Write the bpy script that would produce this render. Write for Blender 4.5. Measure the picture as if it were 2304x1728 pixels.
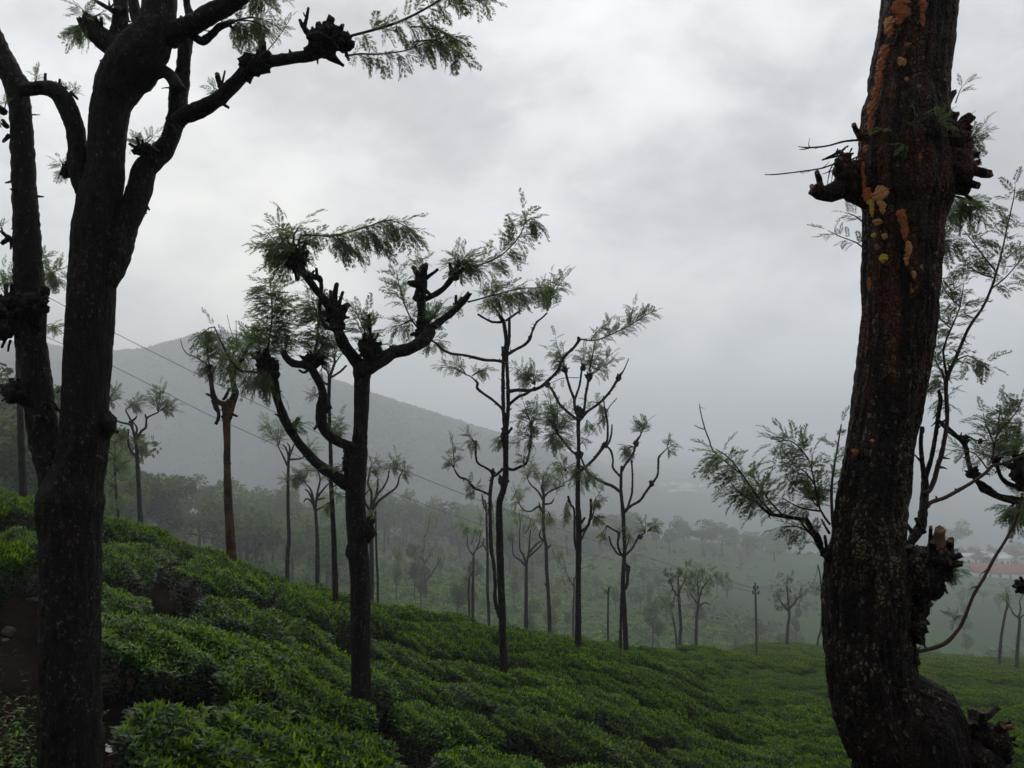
import bpy, math, random
import numpy as np
from mathutils import Vector, Matrix, noise as mnoise

for o in list(bpy.data.objects):
    bpy.data.objects.remove(o)
scene = bpy.context.scene
col = scene.collection

# ---------------------------------------------------------------- camera, sky, sun, exposure
FPX, CX, CY, HORIZON = 1808.0, 1152.0, 864.0, 1000.0
PITCH = math.atan((HORIZON - CY) / FPX)
cam_data = bpy.data.cameras.new("camera")
cam_data.sensor_width = 36.0
cam_data.lens = 36.0 * FPX / 2304.0
cam_data.clip_start = 0.05
cam_data.clip_end = 9000.0
cam = bpy.data.objects.new("camera", cam_data)
col.objects.link(cam)
cam.location = (0, 0, 0)
cam.rotation_euler = (math.pi / 2 + PITCH, 0, 0)
scene.camera = cam

SUN_AZ, SUN_EL = math.radians(-14), math.radians(42)      # azimuth measured from straight ahead, to the right
SUN_DIR = Vector((math.sin(SUN_AZ) * math.cos(SUN_EL), math.cos(SUN_AZ) * math.cos(SUN_EL), math.sin(SUN_EL)))

SKY_GAIN = 13.2
world = bpy.data.worlds.new("World")
scene.world = world
world.use_nodes = True
wn, wl = world.node_tree.nodes, world.node_tree.links
wn.clear()


def wnode(t, **kw):
    n = wn.new(t)
    for k, v in kw.items():
        setattr(n, k, v)
    return n


def wmath(op, a, b=None, c=None, clamp=False):
    n = wnode('ShaderNodeMath', operation=op)
    n.use_clamp = clamp
    for i, v in enumerate((a, b, c)):
        if v is None:
            continue
        if isinstance(v, (int, float)):
            n.inputs[i].default_value = v
        else:
            wl.new(v, n.inputs[i])
    return n.outputs[0]


w_out = wnode('ShaderNodeOutputWorld')
w_bg = wnode('ShaderNodeBackground')
w_bg.inputs['Strength'].default_value = 0.10
wl.new(w_bg.outputs[0], w_out.inputs['Surface'])
w_sky = wnode('ShaderNodeTexSky', sky_type='NISHITA')
w_sky.sun_disc = False
w_sky.sun_elevation = SUN_EL
w_sky.sun_rotation = SUN_AZ
w_tc = wnode('ShaderNodeTexCoord')
w_sep = wnode('ShaderNodeSeparateXYZ')
wl.new(w_tc.outputs['Generated'], w_sep.inputs[0])
# the overcast: a cloud ceiling met by every direction (direction divided by its height)
w_z = wmath('ADD', wmath('MAXIMUM', w_sep.outputs['Z'], 0.0), 0.16)
w_comb = wnode('ShaderNodeCombineXYZ')
wl.new(wmath('DIVIDE', w_sep.outputs['X'], w_z), w_comb.inputs[0])
wl.new(wmath('DIVIDE', w_sep.outputs['Y'], w_z), w_comb.inputs[1])


def wnoise(scale, detail, rough, dist, off):
    mp = wnode('ShaderNodeMapping')
    mp.inputs['Location'].default_value = off
    wl.new(w_comb.outputs[0], mp.inputs['Vector'])
    n = wnode('ShaderNodeTexNoise')
    n.inputs['Scale'].default_value = scale
    n.inputs['Detail'].default_value = detail
    n.inputs['Roughness'].default_value = rough
    n.inputs['Distortion'].default_value = dist
    wl.new(mp.outputs[0], n.inputs['Vector'])
    return n.outputs['Fac']


def wramp(fac, stops):
    r = wnode('ShaderNodeValToRGB')
    r.color_ramp.interpolation = 'B_SPLINE'
    e = r.color_ramp.elements
    while len(e) < len(stops):
        e.new(0.5)
    for el, (p, c) in zip(e, stops):
        el.position = p
        el.color = (*c, 1)
    wl.new(fac, r.inputs[0])
    return r.outputs[0]


def wdirnoise(scale, detail, rough, dist, off, stretch):
    mp = wnode('ShaderNodeMapping')
    mp.inputs['Location'].default_value = off
    mp.inputs['Scale'].default_value = stretch
    wl.new(w_tc.outputs['Generated'], mp.inputs['Vector'])
    n = wnode('ShaderNodeTexNoise')
    n.inputs['Scale'].default_value = scale
    n.inputs['Detail'].default_value = detail
    n.inputs['Roughness'].default_value = rough
    n.inputs['Distortion'].default_value = dist
    wl.new(mp.outputs[0], n.inputs['Vector'])
    return n.outputs['Fac']


def wlobe(px, py, power):
    d = Vector(((px - CX) / FPX, 1.0, (HORIZON - py) / FPX)).normalized()
    n = wnode('ShaderNodeVectorMath', operation='DOT_PRODUCT')
    wl.new(w_tc.outputs['Generated'], n.inputs[0])
    n.inputs[1].default_value = d
    return wmath('POWER', wmath('MAXIMUM', n.outputs['Value'], 0.0), power)


big = wdirnoise(2.3, 4.0, 0.5, 0.2, (3.1, 1.7, 0.6), (1, 1, 1.7))
fine = wdirnoise(5.5, 6.0, 0.58, 0.25, (0.4, 5.2, 2.0), (1, 1, 1.6))
mixf = wmath('ADD', wmath('MULTIPLY', big, 0.60), wmath('MULTIPLY', fine, 0.40))
# the bright breaks at the top and the heavier rain cloud to the right of them
mixf = wmath('ADD', mixf, wmath('MULTIPLY', wlobe(1250, 150, 130), 0.045))
mixf = wmath('ADD', mixf, wmath('MULTIPLY', wlobe(1420, 230, 900), 0.06))
mixf = wmath('SUBTRACT', mixf, wmath('MULTIPLY', wlobe(1560, 330, 160), 0.14))
mixf = wmath('SUBTRACT', mixf, wmath('MULTIPLY', wlobe(950, 420, 120), 0.07))
cloud_n = wramp(mixf, [(0.36, (0.40, 0.408, 0.425)), (0.45, (0.52, 0.527, 0.542)), (0.53, (0.715, 0.720, 0.732)), (0.64, (0.95, 0.95, 0.952))])
w_vm = wnode('ShaderNodeVectorMath', operation='SCALE')
wl.new(cloud_n, w_vm.inputs[0])
w_vm.inputs['Scale'].default_value = SKY_GAIN
cloud = w_vm.outputs[0]
# a thin place in the cloud, low over the mountain, where the light comes through
w_dir = Vector(((500 - CX) / FPX, 1.0, (HORIZON - 610) / FPX)).normalized()
w_dot = wnode('ShaderNodeVectorMath', operation='DOT_PRODUCT')
wl.new(w_tc.outputs['Generated'], w_dot.inputs[0])
w_dot.inputs[1].default_value = w_dir
w_gap = wmath('POWER', wmath('MAXIMUM', w_dot.outputs['Value'], 0.0), 75.0)
w_gap = wmath('MULTIPLY', w_gap, wmath('ADD', wmath('MULTIPLY', fine, 1.5), 0.1), clamp=True)
w_mix = wnode('ShaderNodeMix', data_type='RGBA')
wl.new(w_gap, w_mix.inputs['Factor'])
wl.new(cloud, w_mix.inputs['A'])
w_mix.inputs['B'].default_value = (14.6, 14.2, 13.0, 1)
w_mix2 = wnode('ShaderNodeMix', data_type='RGBA')
w_mix2.inputs['Factor'].default_value = 0.94
wl.new(w_sky.outputs[0], w_mix2.inputs['A'])
wl.new(w_mix.outputs['Result'], w_mix2.inputs['B'])
wl.new(w_mix2.outputs['Result'], w_bg.inputs['Color'])

sun_data = bpy.data.lights.new("sun", 'SUN')
sun_data.energy = 1.0
sun_data.angle = math.radians(40)
sun_data.color = (1.0, 0.965, 0.91)
sun = bpy.data.objects.new("sun", sun_data)
col.objects.link(sun)
sun.rotation_euler = SUN_DIR.to_track_quat('Z', 'Y').to_euler()
sun.location = (0, 0, 60)

vs = scene.view_settings
scene.display_settings.display_device = 'sRGB'
vs.view_transform = 'Standard'
vs.look = 'None'
vs.exposure = 0.0
vs.gamma = 1.0
vs.use_curve_mapping = False
scene.cycles.use_denoising = True
scene.cycles.volume_bounces = 2
scene.cycles.max_bounces = 8
scene.cycles.transparent_max_bounces = 8
scene.cycles.caustics_reflective = False
scene.cycles.caustics_refractive = False

HAZE_DENSITY = 0.00115

# ---------------------------------------------------------------- helpers
RNG = np.random.default_rng(11)
random.seed(7)
cp, sp = math.cos(PITCH), math.sin(PITCH)


def at(px, py, Y):
    """The place seen at photograph pixel (px, py) at Y metres ahead of the camera."""
    a, b = (px - CX) / FPX, (CY - py) / FPX
    dy = cp - b * sp
    dz = sp + b * cp
    return Vector((a * Y / dy, Y, dz * Y / dy))


def px_of(p):
    f = p[1] * cp + p[2] * sp
    u = -p[1] * sp + p[2] * cp
    return CX + FPX * p[0] / f, CY - FPX * u / f


def new_mesh(name, V, groups, mats, tone=None, smooth=False):
    """V (n,3); groups: list of (faces array (m,k), material index)."""
    me = bpy.data.meshes.new(name)
    V = np.asarray(V, dtype=np.float32)
    groups = [(np.asarray(f, dtype=np.int32), mi) for f, mi in groups if len(f)]
    me.vertices.add(len(V))
    me.vertices.foreach_set('co', V.ravel())
    nl = sum(f.size for f, _ in groups)
    npoly = sum(len(f) for f, _ in groups)
    me.loops.add(nl)
    me.polygons.add(npoly)
    me.loops.foreach_set('vertex_index', np.concatenate([f.ravel() for f, _ in groups]))
    starts, s = [], 0
    for f, _ in groups:
        k = f.shape[1]
        starts.append(s + np.arange(len(f), dtype=np.int32) * k)
        s += f.size
    me.polygons.foreach_set('loop_start', np.concatenate(starts))
    me.polygons.foreach_set('material_index', np.concatenate([np.full(len(f), mi, np.int32) for f, mi in groups]))
    if smooth is not False:
        if smooth is True:
            sm = np.ones(npoly, bool)
        else:
            sm = np.concatenate([np.full(len(f), mi in smooth) for f, mi in groups])
        me.polygons.foreach_set('use_smooth', sm)
    for m in mats:
        me.materials.append(m)
    if tone is not None:
        a = me.attributes.new('tone', 'FLOAT', 'FACE')
        a.data.foreach_set('value', np.asarray(tone, dtype=np.float32))
    me.update(calc_edges=True)
    return me


def link(name, data, parent=None, loc=None, mat=None):
    o = bpy.data.objects.new(name, data)
    if parent is not None:
        o.parent = parent
    if mat is not None:
        o.matrix_basis = mat
    elif loc is not None:
        o.location = loc
    col.objects.link(o)
    return o


def tag(o, label=None, cat=None, group=None, kind=None):
    if label:
        o['label'] = label
    if cat:
        o['category'] = cat
    if group:
        o['group'] = group
    if kind:
        o['kind'] = kind
    return o


def thing(name, label, cat, loc, group=None):
    return tag(link(name, None, loc=loc), label, cat, group)


# ---------------------------------------------------------------- materials
class NT:
    def __init__(self, name):
        self.m = bpy.data.materials.new(name)
        self.m.use_nodes = True
        self.t = self.m.node_tree
        self.t.nodes.clear()
        self.out = self.n('ShaderNodeOutputMaterial')

    def n(self, t, ins=None, **kw):
        nd = self.t.nodes.new(t)
        for k, v in kw.items():
            setattr(nd, k, v)
        for k, v in (ins or {}).items():
            if hasattr(v, 'is_output') or isinstance(v, bpy.types.NodeSocket):
                self.t.links.new(v, nd.inputs[k])
            else:
                nd.inputs[k].default_value = v
        return nd

    def link(self, a, b):
        self.t.links.new(a, b)

    def math(self, op, a, b=0.0, clamp=False):
        nd = self.n('ShaderNodeMath', {0: a, 1: b}, operation=op)
        nd.use_clamp = clamp
        return nd.outputs[0]

    def mix(self, f, a, b, blend='MIX'):
        nd = self.n('ShaderNodeMix', data_type='RGBA', blend_type=blend)
        for k, v in (('Factor', f), ('A', a), ('B', b)):
            if isinstance(v, bpy.types.NodeSocket):
                self.t.links.new(v, nd.inputs[k])
            elif k == 'Factor':
                nd.inputs[k].default_value = v
            else:
                nd.inputs[k].default_value = (*v, 1)
        return nd.outputs['Result']

    def ramp(self, f, stops):
        r = self.n('ShaderNodeValToRGB', {0: f})
        e = r.color_ramp.elements
        while len(e) < len(stops):
            e.new(0.5)
        for el, (p, c) in zip(e, stops):
            el.position = p
            el.color = (*(c if isinstance(c, tuple) else (c, c, c)), 1)
        return r.outputs[0]

    def noise(self, vec, scale, detail=3.0, rough=0.5, dist=0.0):
        return self.n('ShaderNodeTexNoise', {'Vector': vec, 'Scale': scale, 'Detail': detail, 'Roughness': rough, 'Distortion': dist}).outputs['Fac']

    def mapped(self, scale=(1, 1, 1), coord='Object'):
        tc = self.n('ShaderNodeTexCoord')
        return self.n('ShaderNodeMapping', {'Vector': tc.outputs[coord], 'Scale': scale}).outputs[0]

    def surf(self, s):
        self.link(s, self.out.inputs['Surface'])
        return self.m


def leaf_material(name, stops, trans=0.35, rough=0.45, gloss=0.25, objvar=0.25, nscale=0.0):
    t = NT(name)
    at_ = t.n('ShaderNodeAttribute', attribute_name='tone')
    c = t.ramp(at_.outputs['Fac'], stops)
    oi = t.n('ShaderNodeObjectInfo')
    v = t.math('ADD', t.math('MULTIPLY', oi.outputs['Random'], objvar), 1.0 - objvar * 0.5)
    if nscale:
        tc = t.n('ShaderNodeNewGeometry')
        v = t.math('MULTIPLY', v, t.math('ADD', t.math('MULTIPLY', t.noise(tc.outputs['Position'], nscale, 3.0), 1.1), 0.45))
    c = t.n('ShaderNodeHueSaturation', {'Value': v, 'Color': c}).outputs[0]
    d = t.n('ShaderNodeBsdfPrincipled', {'Base Color': c, 'Roughness': rough, 'Specular IOR Level': gloss})
    tl = t.n('ShaderNodeBsdfTranslucent', {'Color': t.mix(0.5, c, t.mix(1.0, c, (1.1, 1.5, 0.5), 'MULTIPLY'))})
    mx = t.n('ShaderNodeMixShader', {0: trans, 1: d.outputs[0], 2: tl.outputs[0]})
    return t.surf(mx.outputs[0])


def bark_material(name, dark, light, lichen, lichen_amt=0.5, zs=0.22, scale=26.0, bump=1.0, spot=60.0, patch=None, band=None):
    t = NT(name)
    v1 = t.mapped((1, 1, 1))
    wob = t.n('ShaderNodeTexNoise', {'Vector': v1, 'Scale': 5.0, 'Detail': 2.0}).outputs['Color']
    vw = t.n('ShaderNodeVectorMath', {0: v1, 1: t.n('ShaderNodeVectorMath', {0: wob, 'Scale': 0.03}, operation='SCALE').outputs[0]}, operation='ADD').outputs[0]
    v = t.n('ShaderNodeMapping', {'Vector': vw, 'Scale': (1, 1, zs)}).outputs[0]
    n1 = t.noise(v, scale, 4.0, 0.62, 0.2)                 # long plates and furrows
    plates = t.ramp(n1, [(0.42, 0.0), (0.56, 1.0)])
    n2 = t.noise(v1, 6.0, 3.0, 0.5)
    cr = t.noise(t.n('ShaderNodeMapping', {'Vector': vw, 'Scale': (1, 1, 1.7)}).outputs[0], scale * 1.6, 3.0, 0.6)   # cross cracks
    base = t.mix(plates, dark, light)
    base = t.mix(t.math('MULTIPLY', t.ramp(n2, [(0.35, 0.0), (0.7, 1.0)]), 0.7), base, dark)
    if patch is not None:
        np_ = t.noise(v1, 2.6, 3.0, 0.55, 0.5)
        base = t.mix(t.ramp(np_, [(0.45, 0.0), (0.58, 1.0)]), base, patch)
    # cracked plates; some are grown over with pale lichen, thick in some zones and absent in others
    vm = t.n('ShaderNodeMapping', {'Vector': vw, 'Scale': (1, 1, 0.72)}).outputs[0]
    ve = t.n('ShaderNodeTexVoronoi', {'Vector': vm, 'Scale': spot}, feature='DISTANCE_TO_EDGE').outputs['Distance']
    vc = t.n('ShaderNodeTexVoronoi', {'Vector': vm, 'Scale': spot}).outputs['Color']
    rnd = t.n('ShaderNodeSeparateColor', {0: vc}).outputs[0]
    edge = t.ramp(ve, [(0.05, 0.0), (0.16, 1.0)])
    ragged = t.ramp(t.noise(vw, spot * 2.2, 3.0, 0.6), [(0.42, 0.0), (0.58, 1.0)])
    zone = t.ramp(t.noise(v1, 2.4, 4.0, 0.65, 0.3), [(0.40, 0.0), (0.62, 1.0)])
    if band is not None:
        z = t.n('ShaderNodeSeparateXYZ', {0: t.n('ShaderNodeTexCoord').outputs['Object']}).outputs[2]
        mid = t.math('SUBTRACT', 1.0, t.math('ABSOLUTE', t.math('DIVIDE', t.math('SUBTRACT', z, BAND_Z), 0.85)), clamp=True)
        zone = t.math('ADD', t.math('MULTIPLY', mid, 0.65), t.math('MULTIPLY', zone, 0.35), clamp=True)
        high = t.ramp(t.math('DIVIDE', t.math('SUBTRACT', z, RUST_Z), 1.0), [(0.0, 0.0), (0.35, 1.0)])
        rust = t.noise(t.n('ShaderNodeMapping', {'Vector': vw, 'Scale': (1, 1, 0.10)}).outputs[0], 17.0, 4.0, 0.6)
        rust = t.math('MULTIPLY', t.ramp(rust, [(0.46, 0.0), (0.55, 1.0)]), high)
        base = t.mix(t.math('MULTIPLY', rust, ragged), base, (0.15, 0.044, 0.014))
    base = t.mix(t.math('MULTIPLY', t.math('SUBTRACT', 1.0, edge), 0.75), base, dark)
    f = t.math('MULTIPLY', t.math('GREATER_THAN', rnd, t.math('SUBTRACT', 1.02, t.math('MULTIPLY', zone, lichen_amt))), t.math('MULTIPLY', edge, t.math('MULTIPLY', ragged, t.math('ADD', t.math('MULTIPLY', plates, 0.8), 0.2))))
    tint = t.mix(t.noise(v1, 30.0, 2.0), lichen, (lichen[0] * 0.4, lichen[1] * 0.37, lichen[2] * 0.35))
    base = t.mix(f, base, tint)
    h = t.math('ADD', t.math('ADD', plates, t.math('MULTIPLY', cr, 0.4)), t.math('MULTIPLY', edge, 0.6))
    bp = t.n('ShaderNodeBump', {'Strength': bump, 'Distance': 0.014, 'Height': h})
    p = t.n('ShaderNodeBsdfPrincipled', {'Base Color': base, 'Roughness': 0.7, 'Specular IOR Level': 0.18, 'Normal': bp.outputs[0]})
    return t.surf(p.outputs[0])


def plain(name, c, rough=0.7, spec=0.3, var=0.3, scale=8.0, bump=0.0, emit=None):
    t = NT(name)
    n = t.noise(t.mapped(), scale, 4.0, 0.6)
    k = t.math('ADD', t.math('MULTIPLY', n, var * 2), 1.0 - var)
    cc = t.n('ShaderNodeHueSaturation', {'Value': k, 'Color': (*c, 1)}).outputs[0]
    p = t.n('ShaderNodeBsdfPrincipled', {'Base Color': cc, 'Roughness': rough, 'Specular IOR Level': spec})
    if bump:
        b = t.n('ShaderNodeBump', {'Strength': bump, 'Distance': 0.02, 'Height': n})
        t.link(b.outputs[0], p.inputs['Normal'])
    return t.surf(p.outputs[0])


M = {}
RUST_Z = 3.75     # above this height its bark is streaked rust-red
BAND_Z = 3.30      # height above the foot of the right-hand trunk where lichen is thickest
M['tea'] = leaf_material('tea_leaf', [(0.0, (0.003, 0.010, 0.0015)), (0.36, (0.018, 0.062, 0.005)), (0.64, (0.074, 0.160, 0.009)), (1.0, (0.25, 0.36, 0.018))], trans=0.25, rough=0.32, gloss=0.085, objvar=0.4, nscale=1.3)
M['tea_far'] = leaf_material('tea_leaf_far', [(0.0, (0.003, 0.010, 0.0015)), (0.36, (0.026, 0.074, 0.0035)), (0.64, (0.095, 0.175, 0.007)), (1.0, (0.26, 0.34, 0.014))], trans=0.25, rough=0.7, gloss=0.02, objvar=0.0, nscale=0.35)
M['oak'] = leaf_material('silver_oak_leaf', [(0.0, (0.070, 0.105, 0.060)), (0.5, (0.145, 0.195, 0.105)), (1.0, (0.25, 0.315, 0.13))], trans=0.5, rough=0.5, gloss=0.25, objvar=0.6)
M['wood_leaf'] = leaf_material('woodland_leaf', [(0.0, (0.050, 0.080, 0.034)), (0.6, (0.100, 0.140, 0.052)), (1.0, (0.18, 0.205, 0.075))], trans=0.35, rough=0.6, gloss=0.1, objvar=0.8)
M['scrub'] = leaf_material('scrub_leaf', [(0.0, (0.028, 0.054, 0.020)), (0.6, (0.065, 0.110, 0.034)), (1.0, (0.15, 0.19, 0.06))], trans=0.2, rough=0.6, gloss=0.1, objvar=0.0, nscale=0.03)
M['bark'] = bark_material('silver_oak_bark', (0.0022, 0.0014, 0.0012), (0.022, 0.0138, 0.0105), (0.17, 0.16, 0.13), 0.35, spot=70.0)
M['bark_right'] = bark_material('furrowed_bark', (0.0020, 0.0011, 0.0010), (0.034, 0.0170, 0.0120), (0.23, 0.20, 0.12), 0.85, zs=0.14, scale=22.0, spot=52.0, band=(-1.0, 0.9))
M['bark_grey'] = bark_material('grey_bark', (0.010, 0.008, 0.007), (0.045, 0.037, 0.032), (0.18, 0.17, 0.15), 0.25)
M['bark_red'] = bark_material('stripped_orange_bark', (0.018, 0.007, 0.0035), (0.085, 0.029, 0.013), (0.16, 0.11, 0.07), 0.10, patch=(0.15, 0.075, 0.04))
M['mountain'] = leaf_material('mountain_leaf', [(0.0, (0.016, 0.026, 0.018)), (1.0, (0.036, 0.050, 0.034))], trans=0.1, rough=0.8, gloss=0.02, objvar=0.0)
M['twig'] = plain('shoot_bark', (0.060, 0.034, 0.030), 0.7, 0.2)
M['cut'] = plain('cut_wood', (0.13, 0.065, 0.036), 0.7, 0.2, 0.5, 30)
M['cut_old'] = plain('weathered_cut_wood', (0.050, 0.035, 0.026), 0.8, 0.15, 0.4, 40)
M['resin'] = plain('resin', (0.28, 0.080, 0.018), 0.55, 0.2, 0.6, 60, 0.8)
M['resin_pale'] = plain('pale_resin', (0.42, 0.20, 0.070), 0.55, 0.2, 0.5, 60, 0.8)
M['resin_yellow'] = plain('yellow_resin', (0.36, 0.25, 0.025), 0.5, 0.2, 0.4, 60, 0.5)
M['stem'] = plain('tea_stem', (0.040, 0.030, 0.022), 0.8, 0.2)
M['rock'] = plain('boulder_rock', (0.060, 0.046, 0.042), 0.85, 0.2, 0.5, 5, 0.8)
M['litter'] = plain('dry_leaf', (0.075, 0.042, 0.024), 0.7, 0.2, 0.6, 3)
M['pale'] = plain('pale_scrap', (0.55, 0.52, 0.52), 0.7, 0.2, 0.2)
M['pole'] = plain('pole_metal', (0.045, 0.042, 0.04), 0.6, 0.3)
M['wire'] = plain('wire_metal', (0.16, 0.16, 0.17), 0.5, 0.3)
M['white_wall'] = plain('limewashed_wall', (0.50, 0.49, 0.47), 0.85, 0.1, 0.15, 0.5)
M['tile_roof'] = plain('red_tile_roof', (0.22, 0.075, 0.052), 0.8, 0.1, 0.3, 0.8)
M['tin_roof'] = plain('tin_roof', (0.45, 0.45, 0.46), 0.5, 0.4, 0.25, 0.6)
M['blue_roof'] = plain('blue_sheet', (0.08, 0.20, 0.50), 0.5, 0.3, 0.2, 0.6)
M['dark'] = plain('dark_opening', (0.02, 0.02, 0.022), 0.4, 0.4)

# the ground near the camera: damp red-brown soil with litter
t = NT('plantation_soil')
v = t.mapped()
c = t.mix(t.ramp(t.noise(v, 2.2, 6.0, 0.6), [(0.35, 0.0), (0.65, 1.0)]), (0.004, 0.0026, 0.002), (0.014, 0.0075, 0.005))
c = t.mix(t.ramp(t.noise(v, 19.0, 3.0, 0.6), [(0.62, 0.0), (0.72, 0.7)]), c, (0.075, 0.050, 0.034))
b = t.n('ShaderNodeBump', {'Strength': 0.9, 'Distance': 0.05, 'Height': t.noise(v, 9.0, 6.0, 0.65)})
M['soil'] = t.surf(t.n('ShaderNodeBsdfPrincipled', {'Base Color': c, 'Roughness': 1.0, 'Specular IOR Level': 0.03, 'Normal': b.outputs[0]}).outputs[0])
# hillsides further off: tea and scrub too far away to tell apart
t = NT('hillside_cover')
v = t.mapped()
c = t.mix(t.ramp(t.noise(v, 0.035, 5.0, 0.6, 0.5), [(0.40, 0.0), (0.58, 1.0)]), (0.038, 0.085, 0.024), (0.036, 0.058, 0.025))
c = t.mix(t.ramp(t.noise(v, 0.5, 4.0, 0.7), [(0.40, 0.0), (0.75, 0.7)]), c, (0.075, 0.105, 0.040))
c = t.mix(t.ramp(t.noise(v, 0.11, 3.0, 0.6), [(0.60, 0.0), (0.70, 0.5)]), c, (0.075, 0.060, 0.045))
b = t.n('ShaderNodeBump', {'Strength': 1.0, 'Distance': 1.2, 'Height': t.noise(v, 0.6, 5.0, 0.7)})
M['hillside'] = t.surf(t.n('ShaderNodeBsdfPrincipled', {'Base Color': c, 'Roughness': 0.95, 'Specular IOR Level': 0.05, 'Normal': b.outputs[0]}).outputs[0])

t = NT('mountain_ground')
v = t.mapped()
c = t.mix(t.ramp(t.noise(v, 0.012, 5.0, 0.6, 0.5), [(0.42, 0.0), (0.60, 1.0)]), (0.018, 0.030, 0.020), (0.040, 0.055, 0.034))
M['mountain_ground'] = t.surf(t.n('ShaderNodeBsdfPrincipled', {'Base Color': c, 'Roughness': 1.0, 'Specular IOR Level': 0.02}).outputs[0])

# ---------------------------------------------------------------- the land: heights read off as (distance ahead, photo row) per photo column
# the near part (before the crest) is the top of the plucked tea; the soil lies BUSH_H below it
BUSH_H = 0.72
COLS = {
    -900: [(2, 1.35, 'd'), (4.2, 1.2, 'd'), (8, 0.7, 'd'), (14, 0.1, 'd'), (25, 0.0, 'd'), (60, 0.5, 'd'), (100, -4, 'd'), (300, 15, 'd'), (600, -20, 'd'), (950, -120, 'd'), (1400, -80, 'd'), (2300, 0, 'd')],
    0: [(2, 1.5, 'd'), (4.2, 1728), (8, 1300), (14, 1110), (22, 1165), (34, 1190), (60, 1095), (95, 1010), (150, 1020), (300, 1150), (500, 1040), (950, 775), (1300, 800), (2300, 1000)],
    250: [(2, 1.6, 'd'), (4.5, 1728), (9, 1330), (14, 1172), (22, 1250), (36, 1300), (60, 1250), (95, 1190), (140, 1170), (260, 1260), (470, 1140), (950, 797), (1300, 840), (2300, 1000)],
    500: [(2, 1.7, 'd'), (4.9, 1728), (6, 1600), (7, 1500), (8.5, 1400), (11, 1300), (14, 1252), (20, 1330), (30, 1450), (60, 1340), (100, 1250), (150, 1190), (260, 1280), (470, 1180), (950, 752), (1300, 800), (2300, 1000)],
    750: [(2, 1.85, 'd'), (5.6, 1728), (8, 1550), (11, 1410), (15.5, 1338), (22, 1410), (34, 1500), (60, 1400), (100, 1300), (150, 1225), (210, 1205), (320, 1300), (550, 1190), (950, 862), (1300, 890), (2300, 1000)],
    1000: [(2, 2.0, 'd'), (6.7, 1728), (8.8, 1600), (11.5, 1500), (13.5, 1450), (17.5, 1388), (25, 1450), (38, 1510), (66, 1400), (100, 1300), (150, 1268), (215, 1222), (350, 1300), (600, 1190), (950, 942), (1300, 960), (2300, 1010)],
    1250: [(2, 2.1, 'd'), (7.6, 1728), (10, 1600), (14, 1500), (19, 1452), (25, 1436), (36, 1490), (50, 1530), (78, 1440), (120, 1350), (180, 1275), (240, 1212), (400, 1300), (700, 1170), (1000, 1020), (1300, 1010), (2300, 1020)],
    1400: [(2, 2.2, 'd'), (8.6, 1728), (12, 1600), (17.5, 1500), (21, 1478), (30, 1456), (42, 1500), (60, 1530), (88, 1440), (130, 1370), (190, 1290), (260, 1205), (430, 1300), (800, 1160), (1300, 1070), (2300, 1030)],
    1550: [(2, 2.25, 'd'), (9.5, 1728), (14, 1620), (22, 1525), (31, 1484), (46, 1458), (60, 1490), (80, 1520), (105, 1440), (150, 1350), (210, 1290), (290, 1212), (460, 1300), (900, 1150), (1500, 1070), (2300, 1035)],
    1700: [(2, 2.3, 'd'), (10.5, 1728), (14, 1660), (19.5, 1600), (28, 1550), (43, 1500), (58, 1472), (76, 1448), (95, 1490), (115, 1510), (150, 1420), (220, 1345), (300, 1270), (350, 1238), (520, 1310), (1000, 1150), (1600, 1060), (2300, 1035)],
    1900: [(2, 2.3, 'd'), (11, 1728), (20, 1608), (30, 1548), (50, 1492), (78, 1462), (100, 1500), (120, 1525), (160, 1420), (230, 1345), (310, 1280), (385, 1240), (560, 1320), (1100, 1150), (1700, 1050), (2300, 1035)],
    2304: [(2, 2.4, 'd'), (13, 1728), (25, 1600), (40, 1540), (55, 1516), (80, 1490), (100, 1530), (122, 1560), (165, 1440), (230, 1375), (310, 1310), (400, 1268), (470, 1250), (700, 1330), (1300, 1150), (2300, 1035)],
    3200: [(2, 2.5, 'd'), (16, 1728), (30, 1620), (55, 1530), (80, 1500), (120, 1570), (165, 1450), (310, 1320), (400, 1280), (470, 1260), (700, 1330), (1300, 1150), (2300, 1035)],
}


def pchip(x, y, xi):
    x, y = np.asarray(x, float), np.asarray(y, float)
    h = np.diff(x)
    d = np.diff(y) / h
    m = np.zeros_like(y)
    for i in range(1, len(x) - 1):
        if d[i - 1] * d[i] > 0:
            w1, w2 = 2 * h[i] + h[i - 1], h[i] + 2 * h[i - 1]
            m[i] = (w1 + w2) / (w1 / d[i - 1] + w2 / d[i])
    m[0], m[-1] = d[0], d[-1]
    k = np.clip(np.searchsorted(x, xi) - 1, 0, len(x) - 2)
    t = (np.clip(xi, x[0], x[-1]) - x[k]) / h[k]
    return ((1 + 2 * t) * (1 - t) ** 2) * y[k] + t * (1 - t) ** 2 * h[k] * m[k] + t * t * (3 - 2 * t) * y[k + 1] + t * t * (t - 1) * h[k] * m[k + 1]


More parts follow.
